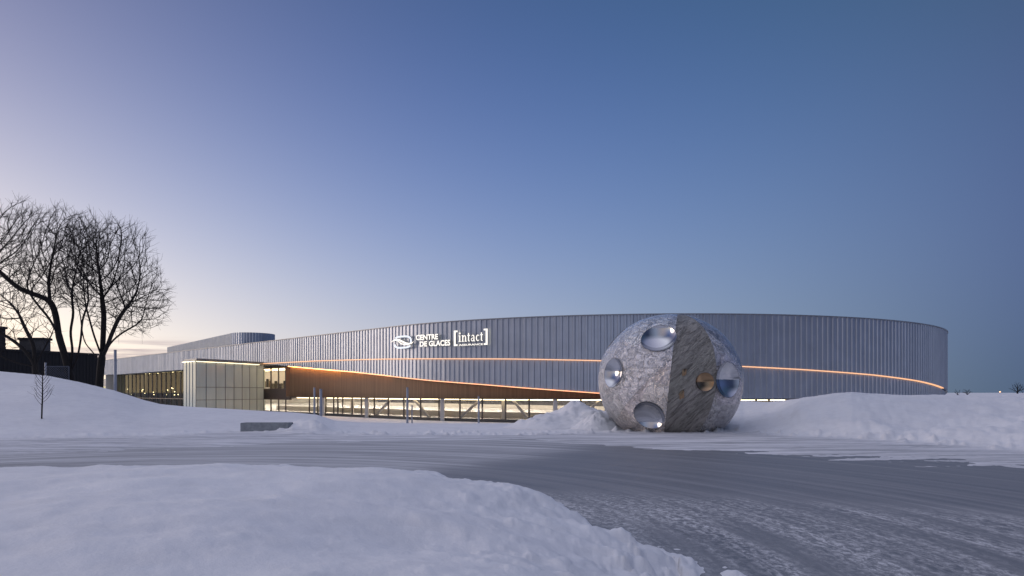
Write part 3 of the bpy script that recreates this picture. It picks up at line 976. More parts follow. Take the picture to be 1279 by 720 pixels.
# ------------------------------------------------------------------ signs on the facade
SO = A_OFF + .55
def sz(x, y):
    return s_of_px(x, SO), z_of(x, y, SO)
def place_polys(polys, m, depth=.16, quads=None):
    """polys: list of (list of (u, v) in photo pixels); extruded off the wall"""
    for poly in polys:
        if len(poly) < 3:
            continue
        area = sum(poly[i][0] * poly[(i + 1) % len(poly)][1] - poly[(i + 1) % len(poly)][0] * poly[i][1] for i in range(len(poly)))
        if area > 0:
            poly = poly[::-1]
        k = len(poly)
        fr, bk_ = [], []
        for (x, y) in poly:
            s = s_of_px(x, SO); z = z_of(x, y, SO)
            fr.append(wp3(s, z, SO + depth)); bk_.append(wp3(s, z, SO))
        m.add(fr, [tuple(range(k))], 0)
        m.add(fr + bk_, [(i, k + i, k + (i + 1) % k, (i + 1) % k) for i in range(k)], 1)
def stroke(pts, w, closed=False):
    """polyline stroke (photo pixels) -> list of quads; w may vary"""
    out = []
    n = len(pts)
    nn = []
    for i in range(n):
        a = pts[max(i - 1, 0)] if not closed else pts[(i - 1) % n]
        b = pts[min(i + 1, n - 1)] if not closed else pts[(i + 1) % n]
        dx, dy = b[0] - a[0], b[1] - a[1]
        l = math.hypot(dx, dy) or 1
        nn.append((-dy / l, dx / l))
    ww = w if hasattr(w, '__len__') else [w] * n
    rng_ = range(n) if closed else range(n - 1)
    for i in rng_:
        j = (i + 1) % n
        out.append([(pts[i][0] + nn[i][0] * ww[i] / 2, pts[i][1] + nn[i][1] * ww[i] / 2), (pts[j][0] + nn[j][0] * ww[j] / 2, pts[j][1] + nn[j][1] * ww[j] / 2),
                    (pts[j][0] - nn[j][0] * ww[j] / 2, pts[j][1] - nn[j][1] * ww[j] / 2), (pts[i][0] - nn[i][0] * ww[i] / 2, pts[i][1] - nn[i][1] * ww[i] / 2)])
    return out
def warp(polys, x0, x1, y0l, y0r, y1l, y1r):
    """unit square (v up) -> skewed photo quad"""
    res = []
    for p in polys:
        q = []
        for (u, v) in p:
            x = x0 + (x1 - x0) * u
            yb = y1l + (y1r - y1l) * u; yt = y0l + (y0r - y0l) * u
            q.append((x, yb + (yt - yb) * v))
        res.append(q)
    return res
def text_polys(txt, bold=.02):
    cu = bpy.data.curves.new('sign_text', 'FONT')
    cu.body = txt; cu.offset = bold; cu.size = 1; cu.resolution_u = 3
    ob = bpy.data.objects.new('sign_text', cu); COL.objects.link(ob)
    dg = bpy.context.evaluated_depsgraph_get()
    me = bpy.data.meshes.new_from_object(ob.evaluated_get(dg))
    bm = bmesh.new(); bm.from_mesh(me)
    vs = [v.co.copy() for v in bm.verts]
    x0 = min(v.x for v in vs); x1 = max(v.x for v in vs); y0 = min(v.y for v in vs); y1 = max(v.y for v in vs)
    faces = [[((v.co.x - x0) / (x1 - x0), (v.co.y - y0) / (y1 - y0)) for v in f.verts] for f in bm.faces]
    bedges = [[((v.co.x - x0) / (x1 - x0), (v.co.y - y0) / (y1 - y0)) for v in e.verts] for e in bm.edges if len(e.link_faces) == 1]
    bm.free(); bpy.data.objects.remove(ob); bpy.data.curves.remove(cu); bpy.data.meshes.remove(me)
    return faces
letter_mats = [M['letter'], M['letter_side']]
# name lettering
t = MB()
place_polys(warp(text_polys('CENTRE', .034), 520.6, 548.4, 418.7, 417.2, 425.4, 424.1), t)
place_polys(warp(text_polys('DE GLACES', .034), 525.6, 563.6, 426.9, 424.4, 433.4, 431.9), t)
tag(t.build('wall_lettering', letter_mats), 'lit cream capitals CENTRE DE GLACES in two lines on the ribbed metal wall', 'sign')
# emblem
em = MB(); 
def rpar(n=40):
    """rounded, slightly skewed loop, px"""
    out = []
    for i in range(n):
        a = 2 * math.pi * i / n
        c, s = math.cos(a), math.sin(a)
        ex = abs(c) ** .62 * (1 if c > 0 else -1); ey = abs(s) ** .62 * (1 if s > 0 else -1)
        out.append((504.4 + ex * 10.2 - ey * .9 * 0, 427.6 + ey * 7.0 - ex * .55))
    return out
loop = rpar(72)
up = [p for p in loop if True]
arc1 = [loop[i % 72] for i in range(37, 72)] + [loop[0], loop[1], loop[2]]          # over the top to the right end
arc2 = [loop[i % 72] for i in range(3, 35)]                                             # along the bottom to the left end
arc1 = [p for p in arc1 if not (p[0] < 497 and p[1] > 423.5)]
arc2 = [p for p in arc2 if not (p[0] > 511.5 and p[1] < 431.5)]
place_polys(stroke(arc1, 2.3), em); 
place_polys(stroke(arc2, 2.3), em)
emo = em.build('emblem', [M['logo_blue'], M['letter_side']])
sw = MB()
w1 = [(490.4, 427.6), (493, 425.7), (496.5, 424.6), (500, 425.0), (504, 426.8), (508, 428.9), (512, 429.8), (515.5, 428.9), (518.2, 426.8)]
place_polys(stroke(w1, [.4, 1.5, 2.2, 2.3, 2.2, 2.3, 2.2, 1.5, .4]), sw, .2)
w2 = [(496.5, 424.6), (499, 426.8), (502.5, 429.4), (506.5, 430.8), (511, 430.6), (514.5, 429.4)]
place_polys(stroke(w2, [.4, 1.1, 1.3, 1.2, 1.0, .4]), sw, .18)
sw.build('swoosh', letter_mats, emo)
tag(emo, 'lit oval loop emblem with a cream wave through it, left of the wall lettering', 'emblem')
# sponsor sign: [intact] / ASSURANCE
def arcpts(cx, cy, rx, ry, a0, a1, n=10):
    return [(cx + rx * math.cos(R(a0 + (a1 - a0) * i / n)), cy + ry * math.sin(R(a0 + (a1 - a0) * i / n))) for i in range(n + 1)]
def rect(x0, y0, x1, y1):
    return [(x0, y0), (x1, y0), (x1, y1), (x0, y1)]
def serif_letter(ch):
    """lower-case slab serif letters in a box of x-height 1, ascender 1.5"""
    S = .20; T = .10
    if ch == 'i':
        return [rect(.14, 0, .14 + S, 1), rect(0, 0, .48, T), rect(.02, .88, .15, 1), rect(.11, 1.18, .37, 1.44)], .50
    if ch == 'n':
        return [rect(.12, 0, .12 + S, 1), rect(0, 0, .44, T), rect(0, .88, .13, 1)] + stroke(arcpts(.52, .62, .22, .30, 170, 0), [.10] * 3 + [.13] * 3 + [.18] * 5) + \
               [rect(.64, 0, .64 + S, .64), rect(.54, 0, .96, T)], .98
    if ch == 't':
        return [rect(.14, .2, .14 + S, 1.30), rect(0, .88, .52, 1)] + stroke(arcpts(.36, .22, .13, .16, 180, 320), [.2, .2, .19, .18, .16, .14, .13, .12, .1, .09, .07]), .58
    if ch == 'a':
        return stroke(arcpts(.36, .66, .22, .28, 160, 0), [.10] * 3 + [.12] * 3 + [.18] * 5) + [rect(.48, 0, .48 + S, .68), rect(.62, 0, .82, T)] + \
               stroke(arcpts(.30, .28, .20, .22, 70, 330, 12), .13), .86
    if ch == 'c':
        return stroke(arcpts(.40, .5, .29, .43, 40, 320, 16), [.09, .1, .11, .13, .15, .17, .19, .2, .2, .2, .19, .17, .15, .13, .11, .1, .09]), .74
seq = 'intact'; cur = 0; polys = []
for ch in seq:
    ps, adv = serif_letter(ch)
    polys += [[(p[0] + cur, p[1]) for p in q] for q in ps]
    cur += adv + .06
polys = [[(p[0] / cur, p[1] / 1.5) for p in q] for q in polys]
sp = MB()
place_polys(warp(polys, 573.9, 605.2, 415.4, 413.6, 427.3, 426.1), sp)
place_polys(warp(text_polys('ASSURANCE', .03), 574.2, 604.4, 430.1, 429.0, 432.5, 431.3), sp)
spo = sp.build('sponsor_sign', letter_mats)
br = MB()
place_polys([[(568, 413.4), (572.8, 413.1), (572.8, 415.0), (570.4, 415.2), (570.4, 430.4), (572.8, 430.2), (572.8, 432.3), (568, 432.7)][i:j] for i, j in ()], br)
place_polys([[(568, 413.4), (572.8, 413.1), (572.8, 415.1), (568, 415.3)], [(568, 415.3), (570.4, 415.2), (570.4, 430.5), (568, 430.6)], [(568, 430.6), (572.8, 430.3), (572.8, 432.3), (568, 432.7)]], br)
br.build('bracket', letter_mats, spo)
br = MB()
place_polys([[(605.2, 411.0), (610.2, 410.7), (610.2, 412.8), (605.2, 413.0)], [(607.7, 412.9), (610.2, 412.8), (610.2, 428.8), (607.7, 428.9)], [(605.4, 429.1), (610.2, 428.8), (610.2, 430.9), (605.4, 431.2)]], br)
br.build('bracket', letter_mats, spo)
tag(spo, 'lit cream sponsor sign reading intact in square brackets with ASSURANCE underneath', 'sign')

# ------------------------------------------------------------------ sculpture
def sculpture():
    D0 = 33.3
    c = Vector(((838 - 640) / F * D0, D0, CAMZ + (490 - 477) / F * D0))
    rh = 91 / F * D0 * .985; rv = 84 / F * D0
    f = Vector((-c.x, -c.y, 0)).normalized()          # towards the camera
    r = Vector((f.y * -1, f.x, 0)) * 1.0
    r = Vector((-f.y, f.x, 0))                         # right as seen from the camera
    tilt = R(6.0)
    up = Vector((0, 0, 1))
    up_t = (up * math.cos(tilt) + r * math.sin(tilt)); r_t = (r * math.cos(tilt) - up * math.sin(tilt))
    B = Matrix((r_t, f, up_t)).transposed().to_4x4()   # local x right, y towards camera, z axis
    B = Matrix.Translation(c) @ B
    TH0, TH1 = R(-.5), R(34.5)                        # the dark gore, angles from the camera direction to the right
    mid, half = (TH0 + TH1) / 2, (TH1 - TH0) / 2
    ths = [TH0 + (TH1 - TH0) * k_ / 22 for k_ in range(23)] + [TH1 + 1e-4 + (2 * math.pi - (TH1 - TH0) - 2e-4) * k_ / 200 for k_ in range(201)]
    nphi = 110
    th_g, ph_g = np.meshgrid(np.array(ths), np.linspace(-math.pi / 2, math.pi / 2, nphi)[1:-1])
    nx_, ny_, nz_ = np.sin(th_g) * np.cos(ph_g), np.cos(th_g) * np.cos(ph_g), np.sin(ph_g)
    k_ = 1 + .008 * fbm(nx_ * 2.1 + nz_ * 1.3 + 5, ny_ * 2.3 + nz_ * 2.9 + 9, 4, 7) + .0025 * fbm(nx_ * 9 + nz_ * 5, ny_ * 9 - nz_ * 7, 3, 8)
    ingore = np.zeros_like(th_g, bool); ingore[:, :23] = True
    chord_ = math.cos(half) / np.cos(th_g - mid)
    wrap = (th_g - TH1) % (2 * math.pi)
    step_ = 1 - .030 * (1 - sst((wrap - R(70)) / R(70)))
    fac = np.where(ingore, chord_ * (1 - .006), step_)
    VX, VY, VZ = nx_ * rh * k_ * fac, ny_ * rh * k_ * fac, nz_ * rv * k_
    bm = bmesh.new()
    nr0, nc0 = th_g.shape
    gv = [[bm.verts.new((VX[a_, b_], VY[a_, b_], VZ[a_, b_])) for b_ in range(nc0)] for a_ in range(nr0)]
    bot, top_ = bm.verts.new((0, 0, -rv)), bm.verts.new((0, 0, rv))
    for a_ in range(nr0 - 1):
        for b_ in range(nc0):
            c_ = (b_ + 1) % nc0
            bm.faces.new((gv[a_][b_], gv[a_ + 1][b_], gv[a_ + 1][c_], gv[a_][c_]))
    for b_ in range(nc0):
        c_ = (b_ + 1) % nc0
        bm.faces.new((bot, gv[0][b_], gv[0][c_])); bm.faces.new((top_, gv[-1][c_], gv[-1][b_]))
    bmesh.ops.recalc_face_normals(bm, faces=bm.faces)
    me = bpy.data.meshes.new('shell'); bm.to_mesh(me); bm.free()
    body = bpy.data.objects.new('shell_tmp', me); COL.objects.link(body)
    cutters = []
    def sphere_cut(center, rad):
        b2 = bmesh.new(); bmesh.ops.create_uvsphere(b2, u_segments=64, v_segments=40, radius=rad)
        m2 = bpy.data.meshes.new('cut'); b2.to_mesh(m2); b2.free()
        o2 = bpy.data.objects.new('cut', m2); COL.objects.link(o2); o2.location = center
        cutters.append(o2)
    dishes = []
    def dish(th, el, a, dep, material, cut_pt=None, nrm=None, label=None):
        if cut_pt is None:
            th, el = R(th), R(el)
            n0 = Vector((math.sin(th) * math.cos(el), math.cos(th) * math.cos(el), math.sin(el)))
            sc = 1 / math.sqrt((n0.x / rh) ** 2 + (n0.y / rh) ** 2 + (n0.z / rv) ** 2)
            p = n0 * sc
            n = Vector((p.x / rh ** 2, p.y / rh ** 2, p.z / rv ** 2)).normalized()
            sag = a * a / (2 * rh)
        else:
            p, n, sag = cut_pt, nrm, 0
        rim = p - n * sag
        rc = (a * a + dep * dep) / (2 * dep)
        cc = rim + n * (rc - dep)
        sphere_cut(cc, rc)
        dishes.append((cc, rc, n, math.asin(min(1, a / rc)) if dep < a else math.pi / 2, material, rim, a))
    dish(-50, 2, .70, .34, M['mirror'])
    dish(-15, 34, .80, .36, M['mirror'])
    dish(-15, -29, .72, .34, M['mirror'])
    dish(-90, 33, .72, .32, M['mirror'])
    dish(47, 5, .80, .34, M['mirror'])
    dish(150, 20, .75, .34, M['mirror'])
    nD = Vector((math.sin(mid), math.cos(mid), 0))
    def on_gore(th, zz):
        el_ = math.asin(zz / rv); f_ = math.cos(half) / math.cos(th - mid) * rh * math.cos(el_)
        p_ = Vector((math.sin(th) * f_, math.cos(th) * f_, zz))
        n_ = Vector((nD.x, nD.y, zz / rv * .9)).normalized()
        return p_, n_
    pD, nDd = on_gore(R(26), .10)
    dish(0, 0, .42, .16, M['gold'], pD, nDd)
    for o2 in cutters:
        md = body.modifiers.new('b', 'BOOLEAN'); md.operation = 'DIFFERENCE'; md.solver = 'EXACT'; md.object = o2
    dg = bpy.context.evaluated_depsgraph_get()
    me2 = bpy.data.meshes.new_from_object(body.evaluated_get(dg))
    for o2 in cutters + [body]:
        bpy.data.objects.remove(o2)
    # split off the gouged face and the second wedge face
    bm = bmesh.new(); bm.from_mesh(me2)
    def in_gore(fc):
        c_ = fc.calc_center_median()
        th_ = math.atan2(c_.x, c_.y)
        if not (TH0 < th_ < TH1): return False
        el_ = math.cos(math.asin(max(-1, min(1, c_.z / rv))))
        ideal = math.cos(half) / math.cos(th_ - mid) * rh * el_
        return abs(math.hypot(c_.x, c_.y) - ideal) < .11 * (.4 + el_)
    face_d = [fc for fc in bm.faces if in_gore(fc)]
    mbD = MB()
    for fc in face_d:
        mbD.add([v.co for v in fc.verts], [tuple(range(len(fc.verts)))])
    bmesh.ops.delete(bm, geom=face_d, context='FACES_ONLY')
    # drop cavity walls: the polished dishes line them
    bm.to_mesh(me2); bm.free()
    me2.materials.clear(); me2.materials.append(M['foil'])
    for p in me2.polygons:
        p.use_smooth = True; p.material_index = 0
    try:
        me2.set_sharp_from_angle(angle=R(35))
    except Exception:
        pass
    root = thing('sphere_sculpture', 'giant split crumpled aluminium sphere with polished round hollows, standing on snow beside the road', 'sculpture')
    root.matrix_world = B
    me2.name = 'shell'
    sh = bpy.data.objects.new('shell', me2); COL.objects.link(sh); sh.parent = root
    cf = mbD.build('cut_face', M['rough_face']); cf.parent = root
    cf['label'] = 'dark gouged flat face inside the cut'
    for (cc, rc, n, al, material, rim, a) in dishes:
        x = n.orthogonal().normalized(); y = n.cross(x)
        m = MB(); nr_, na_ = 14, 48; vs = []; fs = []
        for i in range(nr_ + 1):
            an = al * i / nr_ * 1.0
            for j in range(na_):
                q = 2 * math.pi * j / na_
                vs.append(cc + (-n * math.cos(an) + (x * math.cos(q) + y * math.sin(q)) * math.sin(an)) * (rc - .006))
        for i in range(nr_):
            for j in range(na_):
                fs.append((i * na_ + j, i * na_ + (j + 1) % na_, (i + 1) * na_ + (j + 1) % na_, (i + 1) * na_ + j))
        m.add(vs, fs)
        o = m.build('mirror_dish', material, smooth=True); o.parent = root
        rm_ = MB(); kk = 56
        pts_ = [cc + (-n * math.cos(al) + (x * math.cos(2 * math.pi * q / kk) + y * math.sin(2 * math.pi * q / kk)) * math.sin(al)) * rc for q in range(kk + 1)]
        rm_.tube(pts_, .009, 6, cap=False)
        rmo = rm_.build('rim', M['rim'], smooth=True); rmo.parent = o
        if material is M['gold']:
            o['label'] = 'small golden dish in the gouged face'
    for (u, zz, a) in ((.29, .42, .16), (.31, -.55, .18)):
        p, nP = on_gore(R(9.5), zz); p = p + nP * .03
        m = MB(); k = 14; rg2 = random.Random(int(u * 100))
        vs = [p] ; t = Vector((nD.y, -nD.x, 0))
        ring = []
        for j in range(k):
            q = 2 * math.pi * j / k; rr2 = a * rg2.uniform(.65, 1.2)
            ring.append(p + t * math.cos(q) * rr2 * .8 + Vector((0, 0, 1)) * math.sin(q) * rr2 * 1.3)
        m.add([p + nD * .02] + ring, [(0, 1 + j, 1 + (j + 1) % k) for j in range(k)])
        o = m.build('gold_patch', M['gold']); o.parent = root
sculpture()

# ------------------------------------------------------------------ trees
def colonise(seeds, attract, step=.32, infl=3.2, kill=.55, maxit=260, seed=1, up=.06):
    """space colonisation; seeds: list of polylines already grown (points, parent links)"""
    pos = [np.array(p, float) for p in seeds[0]]
    par = list(seeds[1])
    A = np.array(attract, float)
    alive = np.ones(len(A), bool)
    kid = {}
    for i_, p_ in enumerate(par):
        kid.setdefault(p_, []).append(i_)
    nd = np.full(len(A), 1e9); ni = np.zeros(len(A), int)
    r2 = np.random.default_rng(seed)
    def upd(start):
        P = np.array(pos[start:])
        for c0 in range(0, len(P), 400):
            d = np.linalg.norm(A[:, None, :] - P[None, c0:c0 + 400], axis=2)
            j = d.argmin(1); m = d[np.arange(len(A)), j]
            b = m < nd
            nd[b] = m[b]; ni[b] = j[b] + start + c0
    upd(0)
    for it in range(maxit):
        act = alive & (nd < (infl if it > 8 else 6))
        if not act.any():
            break
        start = len(pos)
        idx = ni[act]; vec = A[act] - np.array(pos)[idx]
        vec /= np.linalg.norm(vec, axis=1)[:, None] + 1e-9
        acc = {}
        for k, v in zip(idx, vec):
            acc[k] = acc.get(k, 0) + v
        for k, v in acc.items():
            g = pos[k] - pos[par[k]] if par[k] >= 0 else np.array([0, 0, 1.0])
            g = g / (np.linalg.norm(g) + 1e-9)
            v = v / (np.linalg.norm(v) + 1e-9)
            v = v + g * .75 + np.array([0, 0, up]) + r2.normal(0, .06, 3)
            v /= np.linalg.norm(v) + 1e-9
            p = pos[k] + v * step
            if any(np.linalg.norm(p - pos[c_]) < .45 * step for c_ in kid.get(k, ())):
                continue
            kid.setdefault(k, []).append(len(pos))
            pos.append(p); par.append(int(k))
        if len(pos) == start:
            break
        upd(start)
        alive &= nd > kill
        if len(pos) > 14000:
            break
    return np.array(pos), par

def build_tree(name, label, group, pos, par, tip=.015, expo=2.35, trunk_r=.12, twigs=2, seed=1, rmax=None, root=None, twig_len=.55):
    n = len(pos)
    kids = [[] for _ in range(n)]
    for i, p in enumerate(par):
        if p >= 0: kids[p].append(i)
    rad = np.zeros(n)
    for i in range(n - 1, -1, -1):
        rad[i] = tip if not kids[i] else sum(rad[k] ** expo for k in kids[i]) ** (1 / expo)
    if rmax:
        k = rmax / rad[0]
        rad = tip + (rad - tip) * k if k > 0 else rad
        rad = np.maximum(rad, tip)
    for _ in range(3):                                # relax kinks
        q = pos.copy()
        for i in range(n):
            if par[i] >= 0 and kids[i]:
                m_ = max(kids[i], key=lambda k: rad[k])
                q[i] = pos[i] * .5 + (pos[par[i]] + pos[m_]) * .25
        pos = q
    rg3 = np.random.default_rng(seed)
    trunk, crown = MB(), MB()
    # chains
    stack = [(0, None)]
    done = 0
    roots = [i for i, p in enumerate(par) if p < 0]
    work = [(r_, None) for r_ in roots]
    while work:
        st, prev = work.pop()
        chain = [prev, st] if prev is not None else [st]
        cur = st
        while kids[cur]:
            ks = sorted(kids[cur], key=lambda k: -rad[k])
            for k in ks[1:]:
                work.append((k, cur))
            cur = ks[0]; chain.append(cur)
        if len(chain) < 2:
            continue
        pts = [pos[i] for i in chain]; rs = [rad[i] for i in chain]
        if prev is not None:
            rs[0] = min(rs[0], rs[1] * 1.3)
        # split by size
        cut = next((i for i, r_ in enumerate(rs) if r_ < trunk_r), len(rs))
        if cut >= 2:
            trunk.tube(pts[:cut + 1], rs[:cut + 1], 9, cap=False)
        s0 = max(0, cut - 1) if cut < len(rs) else None
        if cut < 2: s0 = 0
        if s0 is not None and len(pts) - s0 >= 2:
            crown.tube(pts[s0:], rs[s0:], 4 if rs[s0] < .05 else 6, cap=False)
    # twigs at thin nodes
    for i in range(n):
        if rad[i] < tip * 3.0 and par[i] >= 0:
            for _ in range(twigs if not kids[i] else (1 if rg3.random() < .55 else 0)):
                d = pos[i] - pos[par[i]]
                d = d / (np.linalg.norm(d) + 1e-9) + rg3.normal(0, .42, 3) + np.array([0, 0, .22])
                d /= np.linalg.norm(d)
                l = twig_len * rg3.uniform(.5, 1.2)
                b = pos[i] + d * l * .5 + rg3.normal(0, .04, 3); c_ = pos[i] + d * l + rg3.normal(0, .08, 3)
                crown.tube([pos[i], b, c_], [tip * .75, tip * .55, tip * .35], 3, cap=False)
    loc = tuple(pos[0])
    t = thing(name, label, 'tree', group)
    t.location = loc
    trunk.build('trunk', M['bark'], smooth=True, loc=None).parent = t
    t.children[0].location = (-loc[0], -loc[1], -loc[2])
    if crown.v:
        c_ = crown.build('branches', M['twig']); c_.parent = t; c_.location = (-loc[0], -loc[1], -loc[2])
    return t

def seedline(px_lines, Y, dy=0.0, step=.35, rs=1):
    """stems given in photo pixels at distance Y -> node list; first line is the trunk, others start at a fork point"""
    rr = random.Random(rs)
    P, Q = [], []
    for li, (start, line, ydrift) in enumerate(px_lines):
        pts3 = []
        for i, (x, y) in enumerate(line):
            t = i / max(1, len(line) - 1)
            Yd = Y + ydrift * t
            q = px_point(x, y, Yd); pts3.append(np.array(q))
        last = -1
        if start is not None:
            # nearest existing node
            a = np.array(P); last = int(np.argmin(np.linalg.norm(a - pts3[0], axis=1)))
            pts3[0] = P[last]
        for a, b in zip(pts3[:-1], pts3[1:]):
            n = max(1, int(np.linalg.norm(b - a) / step))
            for k in range(n + 1):
                if k == 0 and last >= 0: continue
                p = a + (b - a) * k / n + np.array([rr.gauss(0, .08 * step), rr.gauss(0, .08 * step), 0]) * (1 if k else 0)
                P.append(p); Q.append(last); last = len(P) - 1
    return P, Q
def ell_attr(blobs, Y, n, seed):
    r2 = np.random.default_rng(seed); out = []
    wts = np.array([b[2] * b[3] for b in blobs], float); wts /= wts.sum()
    while len(out) < n:
        b = blobs[r2.choice(len(blobs), p=wts)]
        u = r2.normal(0, 1, 3); u /= np.linalg.norm(u)
        u *= r2.random() ** (1 / 2.4)
        x = b[0] + u[0] * b[2]; y = b[1] - u[2] * b[3]
        out.append(px_point(x, y, Y + (b[4] if len(b) > 4 else 0) + u[1] * min(b[2], b[3]) / F * Y * .8))
    return np.array(out)

YA = 60
P, Q = seedline([(None, [(125, 496), (124.5, 484), (125.5, 465), (127, 447)], 0),
                 (1, [(127, 447), (119, 425), (113, 404), (108, 385)], -1),
                 (1, [(127, 449), (129, 420), (130, 395), (128, 370)], .6),
                 (1, [(127.5, 447), (136, 428), (141, 415), (150, 395), (160, 382)], -1.0),
                 (1, [(126.5, 455), (116, 440), (105, 427), (102, 410)], 1.5),
                 (1, [(128, 445), (140, 425), (155, 414), (175, 404)], 1.5)], YA)
pos, par = colonise((P, Q), ell_attr([(140, 345, 60, 74), (160, 370, 52, 52), (110, 330, 48, 62), (182, 380, 31, 34), (128, 310, 40, 40)], YA, 5200, 5), seed=2, kill=.40)
build_tree('bare_tree', 'bare broad-crowned tree nearest the arena, beside the grey pole', 'bare trees on the snowy rise', pos, par, tip=.017, seed=3, expo=1.8, rmax=.30, trunk_r=.11, twigs=4, twig_len=.95)
YB = 57
P, Q = seedline([(None, [(90, 486), (90, 474), (86, 462)], 0),
                 (1, [(87, 466), (81, 445), (73, 420), (62, 398), (46, 380), (33, 362)], -1.5),
                 (1, [(88, 466), (91, 440), (88, 415), (92, 390), (90, 368)], 1),
                 (1, [(89, 468), (97, 448), (101, 425), (103, 400), (110, 380)], 0),
                 (1, [(73, 420), (70, 395), (62, 370), (60, 350)], 1.0),
                 (1, [(46, 380), (25, 362), (5, 345), (-15, 325)], -1.0)], YB)
pos, par = colonise((P, Q), ell_attr([(70, 325, 62, 66), (25, 312, 48, 62), (-10, 320, 40, 60), (92, 330, 34, 62), (48, 350, 50, 45)], YB, 5200, 15), seed=12, kill=.40)
build_tree('bare_tree', 'tall forked bare tree leaning left in front of the black building', 'bare trees on the snowy rise', pos, par, tip=.017, seed=13, expo=1.8, rmax=.29, trunk_r=.11, twigs=4, twig_len=.95)
YC = 53
P, Q = seedline([(None, [(47, 484), (45, 470), (44, 452)], 0),
                 (1, [(44, 455), (34, 440), (20, 428), (2, 416), (-16, 410)], -1),
                 (1, [(44, 452), (42, 430), (30, 408), (24, 392)], .6),
                 (1, [(44, 458), (28, 456), (8, 449), (-8, 440)], -.5),
                 (1, [(44, 455), (52, 440), (62, 425), (70, 410)], .5)], YC)
pos, par = colonise((P, Q), ell_attr([(20, 405, 40, 38), (-12, 395, 40, 46), (52, 412, 26, 26), (10, 372, 30, 24), (-5, 430, 26, 18)], YC, 1300, 25), seed=22, kill=.50, up=-.02)
build_tree('bare_tree', 'low spreading bare tree with crooked drooping limbs at the far left', 'bare trees on the snowy rise', pos, par, tip=.015, seed=23, expo=1.85, rmax=.22, trunk_r=.09, twigs=2)
# sapling
YD = next(float(q) for q in np.arange(26, 48, .1) if HZ - (zground((53 - 640) / F * q, q) - CAMZ) * F / q < 523.5)
P, Q = seedline([(None, [(52.3, 531), (52.5, 510), (53, 490), (53, 470), (54, 458)], 0)], YD, step=.12)
r4 = random.Random(4)
for k in range(20):
    y0 = 506 - k * 2.3
    sgn = 1 if k % 2 else -1
    l = r4.uniform(7, 13) * (1 if k > 2 else 1.3) * (1 - k * .022)
    li = [(53, y0), (53 + sgn * l * .6, y0 - l * .45), (53 + sgn * l * .95, y0 - l * 1.15)]
    a, b = seedline([(None, li, r4.uniform(-.35, .35))], YD, step=.12)
    base = int(np.argmin([np.linalg.norm(np.array(p) - a[0]) for p in P[:30]]))
    off = len(P)
    P += a[1:]; Q += [base if q <= 0 else q - 1 + off for q in b[1:]]
build_tree('sapling', 'thin leafless sapling standing alone in the snow slope', None, np.array(P), Q, tip=.008, seed=31, rmax=.035, trunk_r=.022, twigs=1, twig_len=.25)
# far trees on the right horizon
for i, (x, yb, yt, w, Y, lab) in enumerate(((1272, 497, 479, 9, 150, 'round bare tree on the far right horizon'), (1209, 496, 486.5, 7, 190, 'low distant bushy tree right of the arena end'), (1197, 497, 487.5, 5, 200, 'small distant bare tree closest to the arena end'))):
    P, Q = seedline([(None, [(x, yb), (x, (yb + yt) / 2 + 2)], 0)], Y, step=.4)
    pos, par = colonise((P, Q), ell_attr([(x, yt + (yb - yt) * .38, w, (yb - yt) * .36)], Y, 420, 40 + i), step=.3, seed=40 + i, kill=.5)
    build_tree('far_tree', lab, 'trees on the far right horizon', pos, par, tip=.035, seed=41 + i, rmax=.16, trunk_r=.1, twigs=2)

# ------------------------------------------------------------------ black building and its fence
bl = thing('black_building', 'low flat-roofed black clad building behind the bare trees', 'building')
q0, q1 = Vector((-66, 67.3)), Vector((-55, 90.6))
bd = (q1 - q0).normalized(); bn = Vector((bd.y, -bd.x))
if bn.x < 0: bn = -bn
depth = 26
ztop = 6.75
m = MB()
nb = 60
fr = []
for i in range(nb):
    t = i / nb; w = 1 / nb
    for f_, o in ((0, 0), (.5, 0), (.55, .05), (.95, .05)):
        fr.append(q0 + (q1 - q0) * (t + f_ * w) + bn * o)
fr.append(q1)
ring = fr + [q1 - bn * depth, q0 - bn * depth]
k = len(ring)
m.add([(p.x, p.y, -2) for p in ring] + [(p.x, p.y, ztop) for p in ring], [(i, (i + 1) % k, k + (i + 1) % k, k + i) for i in range(k)])
m.build('wall', M['black_clad'], bl)
rr5 = [q0 + bn * .15 - bd * .1, q1 + bn * .15 + bd * .1, q1 - bn * depth, q0 - bn * depth]
MB().add([(p.x, p.y, ztop + .003) for p in rr5] + [(p.x, p.y, ztop + .25) for p in rr5], [(0, 1, 2, 3), (7, 6, 5, 4), (0, 4, 5, 1), (1, 5, 6, 2), (2, 6, 7, 3), (3, 7, 4, 0)]).build('roof', M['black_clad'], bl)
def unit(x0, x1, y0, Y, name, material, d=5):
    a = px_point(x0, y0, Y); b = px_point(x1, y0, Y)
    o = MB().box((a[0], Y, ztop + .25), (b[0], Y + d, a[2] - .28)).build(name, material, bl)
    MB().box((a[0] - .15, Y - .15, a[2] - .275), (b[0] + .15, Y + d + .15, a[2])).build('lid', M['black_clad'], o)
    return o
unit(24, 55, 422, 84, 'rooftop_unit', M['unit_grey'], 1.2)
unit(-14, 3, 408, 80, 'rooftop_unit', M['black_clad'], .5)
